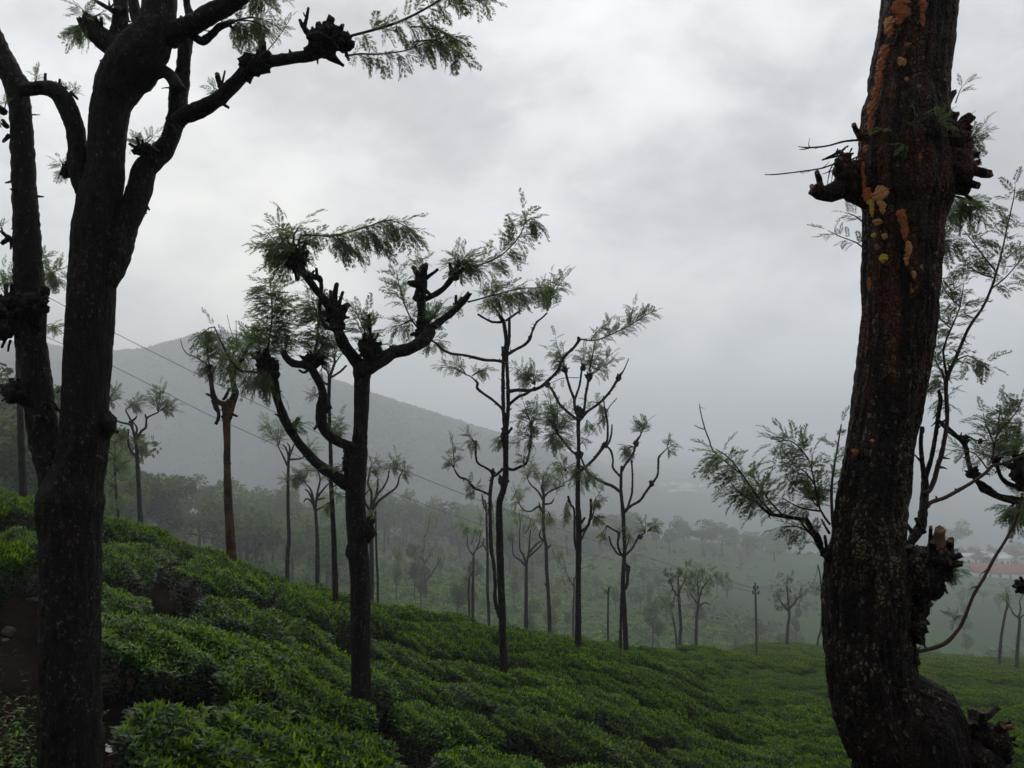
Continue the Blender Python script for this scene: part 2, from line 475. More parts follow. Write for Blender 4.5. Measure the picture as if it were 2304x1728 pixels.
NU, NR = 181, 350
U = np.linspace(-1.15, 1.15, NU)
LR = np.linspace(math.log(1.2), math.log(5700), NR)
_pxs = sorted(COLS)
_tab = []
for _p in _pxs:
    ys, zs = [], []
    for e in COLS[_p] + [(5700, 1008)]:
        yy = e[0] * 1.0
        if 50 <= e[0] < 500:
            yy *= 1.0 + (0.60 if _p <= 1250 else (0.32 if _p < 1700 else 0.12)) * min(1.0, (e[0] - 40) / 30, (620 - e[0]) / 260)
        ys.append(math.log(yy))
        zs.append(-e[1] if len(e) == 3 else at(_p, e[1], yy).z)
    _tab.append(pchip(ys, zs, LR))
_tab = np.array(_tab)
_uc = np.array([(p - CX) / FPX for p in _pxs])
TOP = np.stack([pchip(_uc, _tab[:, j], np.clip(U, _uc[0], _uc[-1])) for j in range(NR)], axis=1)
_k = np.array([0.25, 0.5, 0.25])
for _ in range(3):
    _P = np.pad(TOP, ((1, 1), (0, 0)), 'edge')
    TOP = 0.25 * _P[:-2] + 0.5 * _P[1:-1] + 0.25 * _P[2:]
# crest distance per direction: beyond it the bush height fades out of the soil
_cr = np.interp(U, [(p - CX) / FPX for p in (0, 250, 500, 750, 1000, 1250, 1400, 1550, 1700, 1900, 2304)], [15, 16, 16, 18, 20, 28, 33, 49, 80, 82, 84])


def sample(tab, u, lr):
    fu = np.clip((u - U[0]) / (U[-1] - U[0]) * (NU - 1), 0, NU - 1.001)
    fr = np.clip((lr - LR[0]) / (LR[-1] - LR[0]) * (NR - 1), 0, NR - 1.001)
    i, j = fu.astype(int), fr.astype(int)
    a, b = fu - i, fr - j
    return (tab[i, j] * (1 - a) + tab[i + 1, j] * a) * (1 - b) + (tab[i, j + 1] * (1 - a) + tab[i + 1, j + 1] * a) * b


TMAX = math.radians(49)


def top_z(x, y):
    """Height of the plucking table (near) or of the land (far) at (x, y); works for every direction round the camera."""
    x, y = np.atleast_1d(np.asarray(x, float)), np.atleast_1d(np.asarray(y, float))
    r = np.hypot(x, y) + 1e-6
    th = np.arctan2(x, y)
    tc = np.clip(th, -TMAX, TMAX)
    ye = np.where(np.abs(th) <= TMAX, y, r * math.cos(TMAX))
    lr = np.log(np.maximum(ye, 1.2))
    z = sample(TOP, np.tan(tc), lr)
    back = np.clip((np.abs(th) - TMAX) / (math.pi - TMAX), 0, 1)
    other = sample(TOP, np.tan(-tc), lr)
    w = 0.5 * back ** 2
    z = z * (1 - w) + other * w
    # unseen slope behind the camera, raised steeply to block sky light from there
    rise = np.clip(-y - 1.5, 0, 140) * 0.78
    return z + rise * np.clip((np.abs(th) - 1.7) / 0.7, 0, 1)


def crest(x, y):
    th = np.clip(np.arctan2(x, y), -TMAX, TMAX)
    return np.interp(np.tan(th), U, _cr)


def fnoise(x, y, s, seed=0.0):
    return np.array([mnoise.noise((a * s + seed, b * s - seed, seed * 0.37)) for a, b in zip(np.ravel(x), np.ravel(y))])


def soil_z(x, y):
    x, y = np.atleast_1d(np.asarray(x, float)), np.atleast_1d(np.asarray(y, float))
    r = np.hypot(x, y)
    return top_z(x, y) - BUSH_H * np.clip((150 - r) / 60.0, 0.05, 1)


def gz(x, y):
    return float(soil_z(x, y)[0])


def tz(x, y):
    return float(top_z(x, y)[0])


def hit(px, py, y0=2.0, y1=160.0):
    """Distance ahead at which the sight line through a photo pixel meets the tea."""
    Y = y0
    while Y < y1:
        p = at(px, py, Y)
        if tz(p.x, p.y) >= p.z:
            return Y
        Y *= 1.01
    return y1


# ground sheet: rings round the camera, finer in the view
_th = np.concatenate([np.linspace(-math.pi, -0.95, 40, endpoint=False), np.linspace(-0.95, 0.95, 330), np.linspace(0.95, math.pi, 41)[1:-1]])
_r = np.concatenate([[0.05], np.exp(np.linspace(math.log(0.8), math.log(5650), 320))])
TH, RR = np.meshgrid(_th, _r, indexing='ij')
GX, GY = RR * np.sin(TH), RR * np.cos(TH)
GZ = soil_z(GX.ravel(), GY.ravel())
_rr = RR.ravel()
_rough = 0.045 * fnoise(GX, GY, 1.7, 3.0) + 0.02 * fnoise(GX, GY, 6.0, 8.0)
_far = np.clip((_rr - 60) / 200, 0, 1)
_mt = np.clip((_rr - 500) / 300, 0, 1)
_big = 1.6 * fnoise(GX, GY, 0.03, 5.0) * _far + (9.0 * fnoise(GX, GY, 0.011, 2.0) + 4.5 * fnoise(GX, GY, 0.035, 9.0) + 2.5 * fnoise(GX, GY, 0.1, 4.0)) * _mt
GZ = GZ + _rough * np.clip((60 - _rr) / 30, 0, 1) + _big
nt, nr = len(_th), len(_r)
idx = np.arange(nt * nr).reshape(nt, nr)
i2 = np.roll(idx, -1, axis=0)
Q = np.stack([idx[:, :-1], idx[:, 1:], i2[:, 1:], i2[:, :-1]], axis=-1)[:, :, ::-1]
ringr = np.broadcast_to(_r[:-1], (nt, nr - 1))
near = (ringr < 95)
me = new_mesh('hillside_ground', np.stack([GX.ravel(), GY.ravel(), GZ], 1), [(Q[near], 0), (Q[~near & (ringr < 560)], 1), (Q[ringr >= 560], 2)], [M['soil'], M['hillside'], M['mountain_ground']], smooth=True)
ground = tag(link('ground', me), 'red brown soil of the tea slope running out to the misty hills and valley', kind='structure')

# ---------------------------------------------------------------- air
hv = np.array([(x, y, z) for x in (-6000, 6000) for y in (-6000, 6000) for z in (-175, 168)], float)
hf = [(0, 1, 3, 2), (4, 6, 7, 5), (0, 4, 5, 1), (2, 3, 7, 6), (0, 2, 6, 4), (1, 5, 7, 3)]
t = NT('haze')
pv = t.n('ShaderNodeVolumePrincipled', {'Color': (0.895, 0.935, 0.985, 1), 'Density': HAZE_DENSITY, 'Anisotropy': 0.25})
t.link(pv.outputs[0], t.out.inputs['Volume'])
haze = tag(link('haze', new_mesh('haze', hv, [(hf, 0)], [t.m])), 'thin grey mist filling the valley', kind='stuff')

# ---------------------------------------------------------------- tea bushes
def leaves(P, D, UP, L, W, fold, bend, four=True):
    """Pointed, folded leaves at P along D (unit) with upper side UP; returns vertices, faces, leaf number per face."""
    n = len(P)
    S = np.cross(D, UP)
    S /= np.linalg.norm(S, axis=1, keepdims=True) + 1e-9
    N = np.cross(S, D)
    L, W = L[:, None], W[:, None]
    base = P
    mid = P + D * L * 0.48 + N * L * 0.02
    tip = P + D * L - N * L * bend
    lft = P + D * L * 0.42 + S * W * 0.5 + N * W * fold
    rgt = P + D * L * 0.42 - S * W * 0.5 + N * W * fold
    if four:
        V = np.stack([base, lft, tip, rgt, mid], 1).reshape(-1, 3)
        k = np.arange(n)[:, None] * 5
        F = np.concatenate([k + np.array([[0, 4, 1]]), k + np.array([[1, 4, 2]]), k + np.array([[0, 3, 4]]), k + np.array([[3, 2, 4]])])
        return V, F, np.tile(np.arange(n), 4)
    V = np.stack([base, lft, tip, rgt], 1).reshape(-1, 3)
    k = np.arange(n)[:, None] * 4
    return V, np.concatenate([k + np.array([[0, 2, 1]]), k + np.array([[0, 3, 2]])]), np.tile(np.arange(n), 2)


def bush_leaves(rng, n, leaf, four, a=0.525, b=0.525, h=0.70):
    """Leaf cloud of one plucked bush: flat uneven top, rounded shoulders, skirts that thin out downwards."""
    nt_ = int(n * 0.66)
    ang = rng.uniform(0, 2 * math.pi, n)
    rad = np.sqrt(rng.uniform(0, 1, n))
    rad[nt_:] = 1.0
    e = 1 + 0.10 * np.sin(3 * ang + rng.uniform(0, 6)) + 0.07 * np.sin(5 * ang + rng.uniform(0, 6))
    ca, sa = np.cos(ang), np.sin(ang)
    sq = (np.abs(ca) ** 3.2 + np.abs(sa) ** 3.2) ** (-1 / 3.2)
    x, y = a * e * rad * sq * ca, b * e * rad * sq * sa
    lump = 0.05 * np.sin(x * 9 + rng.uniform(0, 6)) * np.sin(y * 8 + rng.uniform(0, 6)) + 0.045 * np.sin(x * 15 + y * 12 + rng.uniform(0, 6))
    fall = 0.17 * np.minimum(np.abs(y / b), 1.05) ** 2.1 + 0.08 * np.minimum(np.abs(x / a), 1.05) ** 3
    z = h * (1.06 - fall) + lump
    depth = rng.exponential(0.035, n)
    z = z - depth
    s = rng.uniform(0, 1, n) ** 1.25
    side = np.arange(n) >= nt_
    shr = 1 - 0.50 * s ** 1.2 - rng.exponential(0.06, n)
    z = np.where(side, h * (1.02 - fall) * (1 - 0.86 * s) + lump, z)
    x, y = np.where(side, x * shr, x), np.where(side, y * shr, y)
    P = np.stack([x, y, z], 1)
    out = np.stack([ca, sa, np.zeros(n)], 1)
    yaw = rng.uniform(0, 2 * math.pi, n)
    D = np.stack([np.cos(yaw), np.sin(yaw), rng.normal(0.45, 0.40, n)], 1)
    D = np.where(side[:, None], D * 0.6 + out * 0.9 + np.stack([np.zeros(n), np.zeros(n), rng.normal(-0.05, 0.3, n)], 1), D + out * (rad[:, None] ** 3) * 0.5)
    tone = rng.normal(0.40, 0.12, n) - 0.30 * side - 0.35 * (fall - 0.08) - np.where(side, 0.0, depth * 2.5)  # older side leaves darker; shade of gaps and inner foliage painted in too
    young = (~side) & (rng.uniform(0, 1, n) < 0.36 - 0.9 * fall) & (depth < 0.045)
    D[young] = np.stack([rng.normal(0, 0.35, young.sum()), rng.normal(0, 0.35, young.sum()), np.ones(young.sum())], 1)
    P[young, 2] += 0.02
    tone[young] = rng.uniform(0.66, 0.98, young.sum())
    D /= np.linalg.norm(D, axis=1, keepdims=True)
    UP = np.stack([rng.normal(0, .3, n), rng.normal(0, .3, n), np.ones(n)], 1) + out * 0.2
    UP[young] = rng.normal(0, 1, (young.sum(), 3))
    L = leaf * rng.uniform(0.7, 1.3, n)
    L[young] *= 0.72
    W = L * rng.uniform(0.36, 0.46, n)
    W[young] *= 0.75
    V, F, k = leaves(P, D, UP, L, W, 0.14, 0.16, four)
    return V, F, np.clip(tone[k], 0, 1)


def stick(V, Fq, p0, p1, r0, r1, n=4):
    p0, p1 = np.asarray(p0, float), np.asarray(p1, float)
    d = p1 - p0
    d = d / (np.linalg.norm(d) + 1e-9)
    a = np.cross(d, (0.3, 0.9, 0.2))
    a /= np.linalg.norm(a)
    b = np.cross(d, a)
    k = sum(len(v) for v in V)
    an = np.arange(n) * 2 * math.pi / n
    ring = np.cos(an)[:, None] * a + np.sin(an)[:, None] * b
    V.append(np.concatenate([p0 + ring * r0, p1 + ring * r1]))
    i = np.arange(n)
    j = (i + 1) % n
    Fq.append(np.stack([k + i, k + j, k + n + j, k + n + i], 1))


tea_front, tea_near, tea_mid, tea_stems = [], [], [], []
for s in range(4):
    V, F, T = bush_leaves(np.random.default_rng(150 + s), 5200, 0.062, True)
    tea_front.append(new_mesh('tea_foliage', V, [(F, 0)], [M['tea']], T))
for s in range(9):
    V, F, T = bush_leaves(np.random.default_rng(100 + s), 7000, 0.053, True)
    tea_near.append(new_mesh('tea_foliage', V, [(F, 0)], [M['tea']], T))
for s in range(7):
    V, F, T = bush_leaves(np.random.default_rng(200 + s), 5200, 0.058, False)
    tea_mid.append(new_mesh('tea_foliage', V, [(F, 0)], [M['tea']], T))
for s in range(4):
    rng = np.random.default_rng(300 + s)
    V, Fq = [], []
    for _ in range(9):
        a = rng.uniform(0, 6.28)
        r0, r1 = rng.uniform(0, 0.12), rng.uniform(0.3, 0.56)
        stick(V, Fq, (r0 * math.cos(a), r0 * math.sin(a), -0.12), (r1 * math.cos(a), r1 * math.sin(a) * 0.8, rng.uniform(0.4, 0.6)), 0.02, 0.008)
    tea_stems.append(new_mesh('tea_stem', np.concatenate(V), [(np.concatenate(Fq), 0)], [M['stem']]))

# trunks that stand in the tea (photo column, distance): no bush grows through them
TRUNKS = [(158, 4.8), (2000, 3.7)]


def soil_patch(x, y):
    """The bare, littered soil below the forked tree and a smaller gap in the tea."""
    px, py = px_of((x, y, tz(x, y)))
    if px < 225 and py > 1375 and y < 9:
        return True
    if 225 <= px < 320 and py > 1600:
        return True
    if ((px - 440) / 85) ** 2 + ((py - 1512) / 30) ** 2 < 1:
        return True
    for rx_, ry_, w_ in ROCKS:
        if abs(px - rx_) < w_ + 12 and abs(py - ry_) < w_ * 0.5 + 6:
            return True
    return False


ROCKS = [(386, 1240, 24), (562, 1250, 26), (420, 1345, 24)]
ROW_A = math.radians(17)
ca_, sa_ = math.cos(ROW_A), math.sin(ROW_A)
bush = []
rng = np.random.default_rng(5)
# the bushes of the lower left, where single ones can be told apart (photo column, row, length, depth)
for px, py, sx, sy, lb in ((450, 1655, 1.0, 0.95, 'large glossy tea bush at the picture bottom beside the white scraps'),
                           (630, 1645, 1.0, 0.9, 'tea bush at the picture bottom, left of the foot of the middle tree'),
                           (545, 1725, 1.0, 0.8, 'tea bush cut by the bottom edge midway between forked and middle trees'),
                           (770, 1735, 0.95, 0.8, 'tea bush cut by the bottom edge directly below the middle tree'),
                           (300, 1400, 1.0, 0.95, 'rounded tea bush touching the forked trunk on its right side'),
                           (415, 1425, 0.95, 0.9, 'big-leaved tea bush just above the littered bare patch'),
                           (600, 1545, 1.0, 0.85, 'tea bush between the bare patch and the middle tree'),
                           (575, 1465, 1.05, 0.85, 'tea bush just right of the low pale rock'),
                           (690, 1470, 1.05, 0.85, 'tea bush left of the middle tree, level with the low pale rock'),
                           (560, 1390, 1.1, 0.95, 'tea bush two rows straight below the orange trunk')):
    Y = hit(px, py)
    p = at(px, py, Y)
    bush.append((p.x, Y, sx * 1.3, sy * 1.28, rng.uniform(0.88, 1.0), rng.integers(0, 1 << 30), lb))
FIXED = len(bush)
PITCH_R = 1.48
for k in range(-32, 94):
    s = -60.0 + rng.uniform(0, 1)
    while s < 110:
        stepl = rng.uniform(0.86, 1.30)
        s += stepl
        off = 0.6 * mnoise.noise((s * 0.11, k * 0.23, 1.3)) + 0.18 * mnoise.noise((s * 0.6, k * 0.9, 4.0))
        v = k * PITCH_R + off
        x, y = s * ca_ - v * sa_, s * sa_ + v * ca_
        if y < 2.2 or y > 100 or abs(x) > 1.15 * y + 6:
            continue
        c_ = float(crest(x, y))
        if y > c_ * 1.55 + 6:
            continue
        if rng.uniform() < 0.03:
            continue
        if any(math.hypot(x - b_[0], y - b_[1]) < 1.0 for b_ in bush[:FIXED]):
            continue
        if any(abs(x - at(p, 1000, d).x * 1.0) < 0.66 and d - 1.75 < y < d + 0.5 for p, d in ((814, 7.7),)):
            continue
        if soil_patch(x, y) or any(math.hypot(x - at(p, 1000, d).x, y - d) < 0.75 for p, d in TRUNKS):
            continue
        size = rng.uniform(0.92, 1.12)
        bush.append((x, y, stepl / 1.07 * rng.uniform(0.94, 1.06), size, rng.uniform(0.84, 1.06) + 0.14 * mnoise.noise((x * 0.5, y * 0.5, 7)), rng.integers(0, 1 << 30), None))


def slope_matrix(x, y, zbase, yaw, sx, sy, sz):
    e = 0.5
    nx = (tz(x - e, y) - tz(x + e, y)) / (2 * e)
    ny = (tz(x, y - e) - tz(x, y + e)) / (2 * e)
    n = Vector((nx * 0.85, ny * 0.85, 1)).normalized()
    X = Vector((math.cos(yaw), math.sin(yaw), 0))
    X = (X - n * X.dot(n)).normalized()
    Yv = n.cross(X)
    m = Matrix(((X.x * sx, Yv.x * sy, n.x * sz, x), (X.y * sx, Yv.y * sy, n.y * sz, y), (X.z * sx, Yv.z * sy, n.z * sz, zbase), (0, 0, 0, 1)))
    return m


def in_view(x, y, margin=60):
    px, py = px_of((x, y, tz(x, y)))
    return -margin < px < 2304 + margin and py < 1728 + margin + 110


def visible(x, y):
    z = tz(x, y) + 0.05
    for f in np.linspace(0.15, 0.97, 40):
        if tz(x * f, y * f) > z * f + 0.02:
            return False
    return True


bush.sort(key=lambda b: b[1])
indiv = []
rest = []
for b in bush:
    if len(indiv) < 300 and in_view(b[0], b[1]) and visible(b[0], b[1]):
        indiv.append(b)
    else:
        rest.append(b)
ZONE_X = [(165, 'left of the forked tree'), (330, 'just right of the forked tree'), (640, 'below the orange trunk'), (806, 'just left of the middle tree'), (960, 'just right of the middle tree'), (1132, 'just left of the twin-stemmed tree'),
          (1300, 'between the twin-stemmed tree and the next slim tree'), (1480, 'below the last slim crest trees'), (1703, 'left of the power pole'), (1880, 'between the power pole and the furrowed trunk'), (2100, 'behind the furrowed trunk'), (9999, 'right of the furrowed trunk')]
for i, (x, y, lx, sz, hz, seed, lb) in enumerate(indiv):
    px, py = px_of((x, y, tz(x, y)))
    zx = next(w for lim, w in ZONE_X if px < lim)
    zy = 'at the bottom edge' if py > 1650 else ('in the lowest rows' if py > 1570 else ('in the middle rows' if py > 1490 else ('in the upper rows' if py > 1400 else 'near the crest')))
    near_b = y < 13
    yaw = ROW_A + random.gauss(0, 0.12) + (math.pi if seed & 1 else 0)
    mtx = slope_matrix(x, y, gz(x, y), yaw, lx, sz, hz)
    root = link('tea_bush', None, mat=mtx)
    tag(root, lb or 'plucked tea bush %s, %s' % (zy, zx), 'tea bush', 'plucked tea bushes of the near slope' if lb else 'tea bushes %s, %s' % (zy, zx))
    lst = (tea_front if y < 6.6 else tea_near) if near_b else tea_mid
    link('foliage', lst[seed % len(lst)], root)
    link('stems', tea_stems[seed % 4], root)

# every further bush of the same slope, too many and too small to count
far_col = bpy.data.collections.new('tea_bush_sources')
for s in range(6):
    if s < 3:
        V, F, T = bush_leaves(np.random.default_rng(400 + s), 3600, 0.066, False)
    else:
        V, F, T = bush_leaves(np.random.default_rng(400 + s), 1500, 0.098, False)
    far_col.objects.link(bpy.data.objects.new('tea_bush_source_%d' % s, new_mesh('tea_foliage', V, [(F, 0)], [M['tea_far']], T)))
PP, RO, SC, ID = [], [], [], []
for (x, y, lx, sz, hz, seed, _lb) in rest:
    hid = not in_view(x, y, 200)
    if hid and y > 30:
        continue
    gap = 1.0 - 0.16 * min(max((y - 12) / 12, 0), 1)     # further off only the wider picking paths are kept open
    m = slope_matrix(x, y, gz(x, y), ROW_A + random.gauss(0, 0.08) + (math.pi if seed & 1 else 0), lx * 1.04, sz * gap, hz * (2 - gap))
    loc, rot, sca = m.decompose()
    PP.append(loc)
    RO.append(rot.to_euler())
    SC.append(sca)
    ID.append(seed % 3 + (3 if (y > 42 or hid) else 0))
pm = bpy.data.meshes.new('tea_bushes')
pm.from_pydata([tuple(p) for p in PP], [], [])
for nm, dat in (('rot', RO), ('sca', SC)):
    at__ = pm.attributes.new(nm, 'FLOAT_VECTOR', 'POINT')
    at__.data.foreach_set('vector', np.array([tuple(v) for v in dat], np.float32).ravel())
at__ = pm.attributes.new('pick', 'INT', 'POINT')
at__.data.foreach_set('value', np.array(ID, np.int32))
tb = tag(link('tea_bushes', pm), 'mass of plucked tea bushes in rows over the far part of the near slope', kind='stuff')
ng = bpy.data.node_groups.new('tea_bush_scatter', 'GeometryNodeTree')
ng.interface.new_socket('Geometry', in_out='INPUT', socket_type='NodeSocketGeometry')
ng.interface.new_socket('Geometry', in_out='OUTPUT', socket_type='NodeSocketGeometry')
gi, go = ng.nodes.new('NodeGroupInput'), ng.nodes.new('NodeGroupOutput')
ip = ng.nodes.new('GeometryNodeInstanceOnPoints')
ci = ng.nodes.new('GeometryNodeCollectionInfo')
ci.inputs['Collection'].default_value = far_col
ci.inputs['Separate Children'].default_value = True
ci.inputs['Reset Children'].default_value = True


def named(nm, dt):
    q = ng.nodes.new('GeometryNodeInputNamedAttribute')
    q.data_type = dt
    q.inputs['Name'].default_value = nm
    return q.outputs['Attribute']


e2r = ng.nodes.new('FunctionNodeEulerToRotation')
ng.links.new(named('rot', 'FLOAT_VECTOR'), e2r.inputs[0])
ng.links.new(gi.outputs[0], ip.inputs['Points'])
ng.links.new(ci.outputs[0], ip.inputs['Instance'])
ip.inputs['Pick Instance'].default_value = True
ng.links.new(named('pick', 'INT'), ip.inputs['Instance Index'])
ng.links.new(e2r.outputs[0], ip.inputs['Rotation'])
ng.links.new(named('sca', 'FLOAT_VECTOR'), ip.inputs['Scale'])
ng.links.new(ip.outputs[0], go.inputs[0])
tb.modifiers.new('scatter', 'NODES').node_group = ng
print('bushes', len(indiv), len(rest), 'last individual at', indiv[-1][1], len(PP))

# ---------------------------------------------------------------- silver oaks: builders
def smooth_path(P, R, step):
    """Catmull-Rom through the given points and radii, resampled at about step metres."""
    P, R = np.asarray(P, float), np.asarray(R, float)
    if len(P) == 2:
        n = max(2, int(np.linalg.norm(P[1] - P[0]) / step) + 1)
        t = np.linspace(0, 1, n)[:, None]
        return P[0] * (1 - t) + P[1] * t, R[0] * (1 - t[:, 0]) + R[1] * t[:, 0]
    Pe = np.vstack([2 * P[0] - P[1], P, 2 * P[-1] - P[-2]])
    Re = np.concatenate([[R[0]], R, [R[-1]]])
    oP, oR = [], []
    for i in range(1, len(Pe) - 2):
        L = np.linalg.norm(Pe[i + 1] - Pe[i])
        n = max(2, int(L / step))
        for t in np.arange(n) / n:
            a = 2 * Pe[i]
            b = (Pe[i + 1] - Pe[i - 1])
            c = 2 * Pe[i - 1] - 5 * Pe[i] + 4 * Pe[i + 1] - Pe[i + 2]
            d = -Pe[i - 1] + 3 * Pe[i] - 3 * Pe[i + 1] + Pe[i + 2]
            oP.append(0.5 * (a + b * t + c * t * t + d * t ** 3))
            u = t * t * (3 - 2 * t)
            oR.append(Re[i] * (1 - u) + Re[i + 1] * u)
    oP.append(P[-1])
    oR.append(R[-1])
    return np.array(oP), np.array(oR)


def tube(P, R, step, ns, rough=0.06, furrow=0.0, seed=0.0, jag=0.0, lump=0.10, fscale=1.0):
    """A tapering limb with an uneven, optionally furrowed skin; closed ends, the tip splintered by jag."""
    C, r = smooth_path(P, R, step)
    n = len(C)
    T = np.gradient(C, axis=0)
    T /= np.linalg.norm(T, axis=1, keepdims=True) + 1e-9
    a = np.cross(T[0], (0.13, 0.95, 0.21))
    if np.linalg.norm(a) < 1e-3:
        a = np.cross(T[0], (1, 0, 0))
    A = np.zeros((n, 3))
    for i in range(n):
        a = a - T[i] * a.dot(T[i])
        a = a / (np.linalg.norm(a) + 1e-9)
        A[i] = a
    B = np.cross(T, A)
    an = np.arange(ns) * 2 * math.pi / ns
    s = np.concatenate([[0], np.cumsum(np.linalg.norm(np.diff(C, axis=0), axis=1))])
    K = np.ones((n, ns))
    for i in range(n):
        ri = max(r[i], 1e-4)
        for j in range(ns):
            x, y = math.cos(an[j]), math.sin(an[j])
            k = 1.0
            if lump:
                k += lump * mnoise.noise((x * 0.9 + seed, y * 0.9, s[i] / ri * 0.45 + seed))
            if rough:
                k += rough * mnoise.noise((x * 3 + seed, y * 3 + seed, s[i] / ri * 1.6))
            if furrow:
                f1 = abs(mnoise.noise((x * 4.6 * fscale + seed, y * 4.6 * fscale, s[i] * 3.2 + seed)))
                f2 = mnoise.noise((x * 13 * fscale, y * 13 * fscale + seed, s[i] * 26))
                k += furrow * (min(f1 * 3.0, 1.0) - 0.8) + furrow * 0.45 * f2
            K[i, j] = k
    rr = r[:, None] * K
    V = C[:, None, :] + A[:, None, :] * (np.cos(an)[None, :, None] * rr[:, :, None]) + B[:, None, :] * (np.sin(an)[None, :, None] * rr[:, :, None])
    if jag:
        rg = np.random.default_rng(int(seed * 1000) & 0xffff)
        V[-1] += T[-1] * (rg.uniform(-1, 1, ns)[:, None] * jag * r[-1])
    V = V.reshape(-1, 3)
    i = np.arange(n - 1)[:, None] * ns
    j = np.arange(ns)[None, :]
    j2 = (j + 1) % ns
    F = np.stack([i + j, i + j2, i + ns + j2, i + ns + j], -1).reshape(-1, 4)
    V = np.vstack([V, C[0] - T[0] * r[0] * 0.2, C[-1] + T[-1] * r[-1] * (0.25 if not jag else -0.1)])
    b, e = n * ns, n * ns + 1
    jj, jk = np.arange(ns), (np.arange(ns) + 1) % ns
    caps = np.concatenate([np.stack([jk, jj, np.full(ns, b)], 1), np.stack([(n - 1) * ns + jj, (n - 1) * ns + jk, np.full(ns, e)], 1)])
    return V, F, caps


def frond_template(seed, pairs=9, lobes=True, fat=1.0):
    """One ferny leaf, a metre long along +Y before scaling; each lobe a small pointed blade of its own."""
    rg = np.random.default_rng(seed)
    V, F = [], []
    droop = rg.uniform(0.10, 0.42)
    side = rg.normal(0, 0.06)

    def axis(t):
        return np.array([side * t * t, t, -droop * t * t + 0.06 * t])

    def blade(p, d, L, w):
        d = d / np.linalg.norm(d)
        s = np.cross(d, (0, 0, 1.0))
        s = s / (np.linalg.norm(s) + 1e-9)
        w = w * fat
        k = len(V)
        V.extend([p, p + d * L * 0.42 + s * w, p + d * L + np.array((0, 0, -0.10 * L)), p + d * L * 0.42 - s * w])
        F.append((k, k + 3, k + 2, k + 1))

    for i in range(6):
        a, b = axis(i / 6), axis((i + 1) / 6)
        blade(a, b - a, np.linalg.norm(b - a) * 1.15, 0.009)
    for i in range(pairs):
        t = 0.14 + 0.82 * (i + rg.uniform(-0.2, 0.2)) / (pairs - 1)
        t = min(max(t, 0.08), 0.97)
        Lp = (0.10 + 0.25 * math.sin(math.pi * min(1.0, (t * 0.80 + 0.20))) ** 0.8) * rg.uniform(0.8, 1.15)
        for sgn in (-1, 1):
            p = axis(min(t + rg.uniform(-0.03, 0.03), 0.99))
            d = np.array((sgn * rg.uniform(0.60, 0.90), rg.uniform(0.70, 1.0), rg.uniform(-0.45, 0.25)))
            d = d / np.linalg.norm(d)
            blade(p, d, Lp, 0.0165)
            if lobes:
                for q, f in ((0.25, 0.46), (0.50, 0.34)):
                    for sg in (-1, 1):
                        yd = np.array((-d[1] * sg, d[0] * sg, 0)) * 0.55 + d * 0.85
                        blade(p + d * Lp * q, yd, Lp * f * rg.uniform(0.8, 1.15), 0.0125)
    blade(axis(0.97), axis(1.0) - axis(0.9), 0.14, 0.016)
    return np.array(V), np.array(F)


FROND_HI = [frond_template(s) for s in range(10)]
FROND_LO = [frond_template(50 + s, 8, False, 1.5) for s in range(6)]
FROND_MID = [frond_template(70 + s, 8, True, 1.25) for s in range(6)]
FROND_ME = []
for q, (fv, ff) in enumerate(FROND_HI):
    for tn in (0.25, 0.6):
        FROND_ME.append(new_mesh('frond', fv, [(ff, 0)], [M['oak']], np.clip(np.random.default_rng(q).normal(tn, 0.12, len(ff)), 0, 1)))


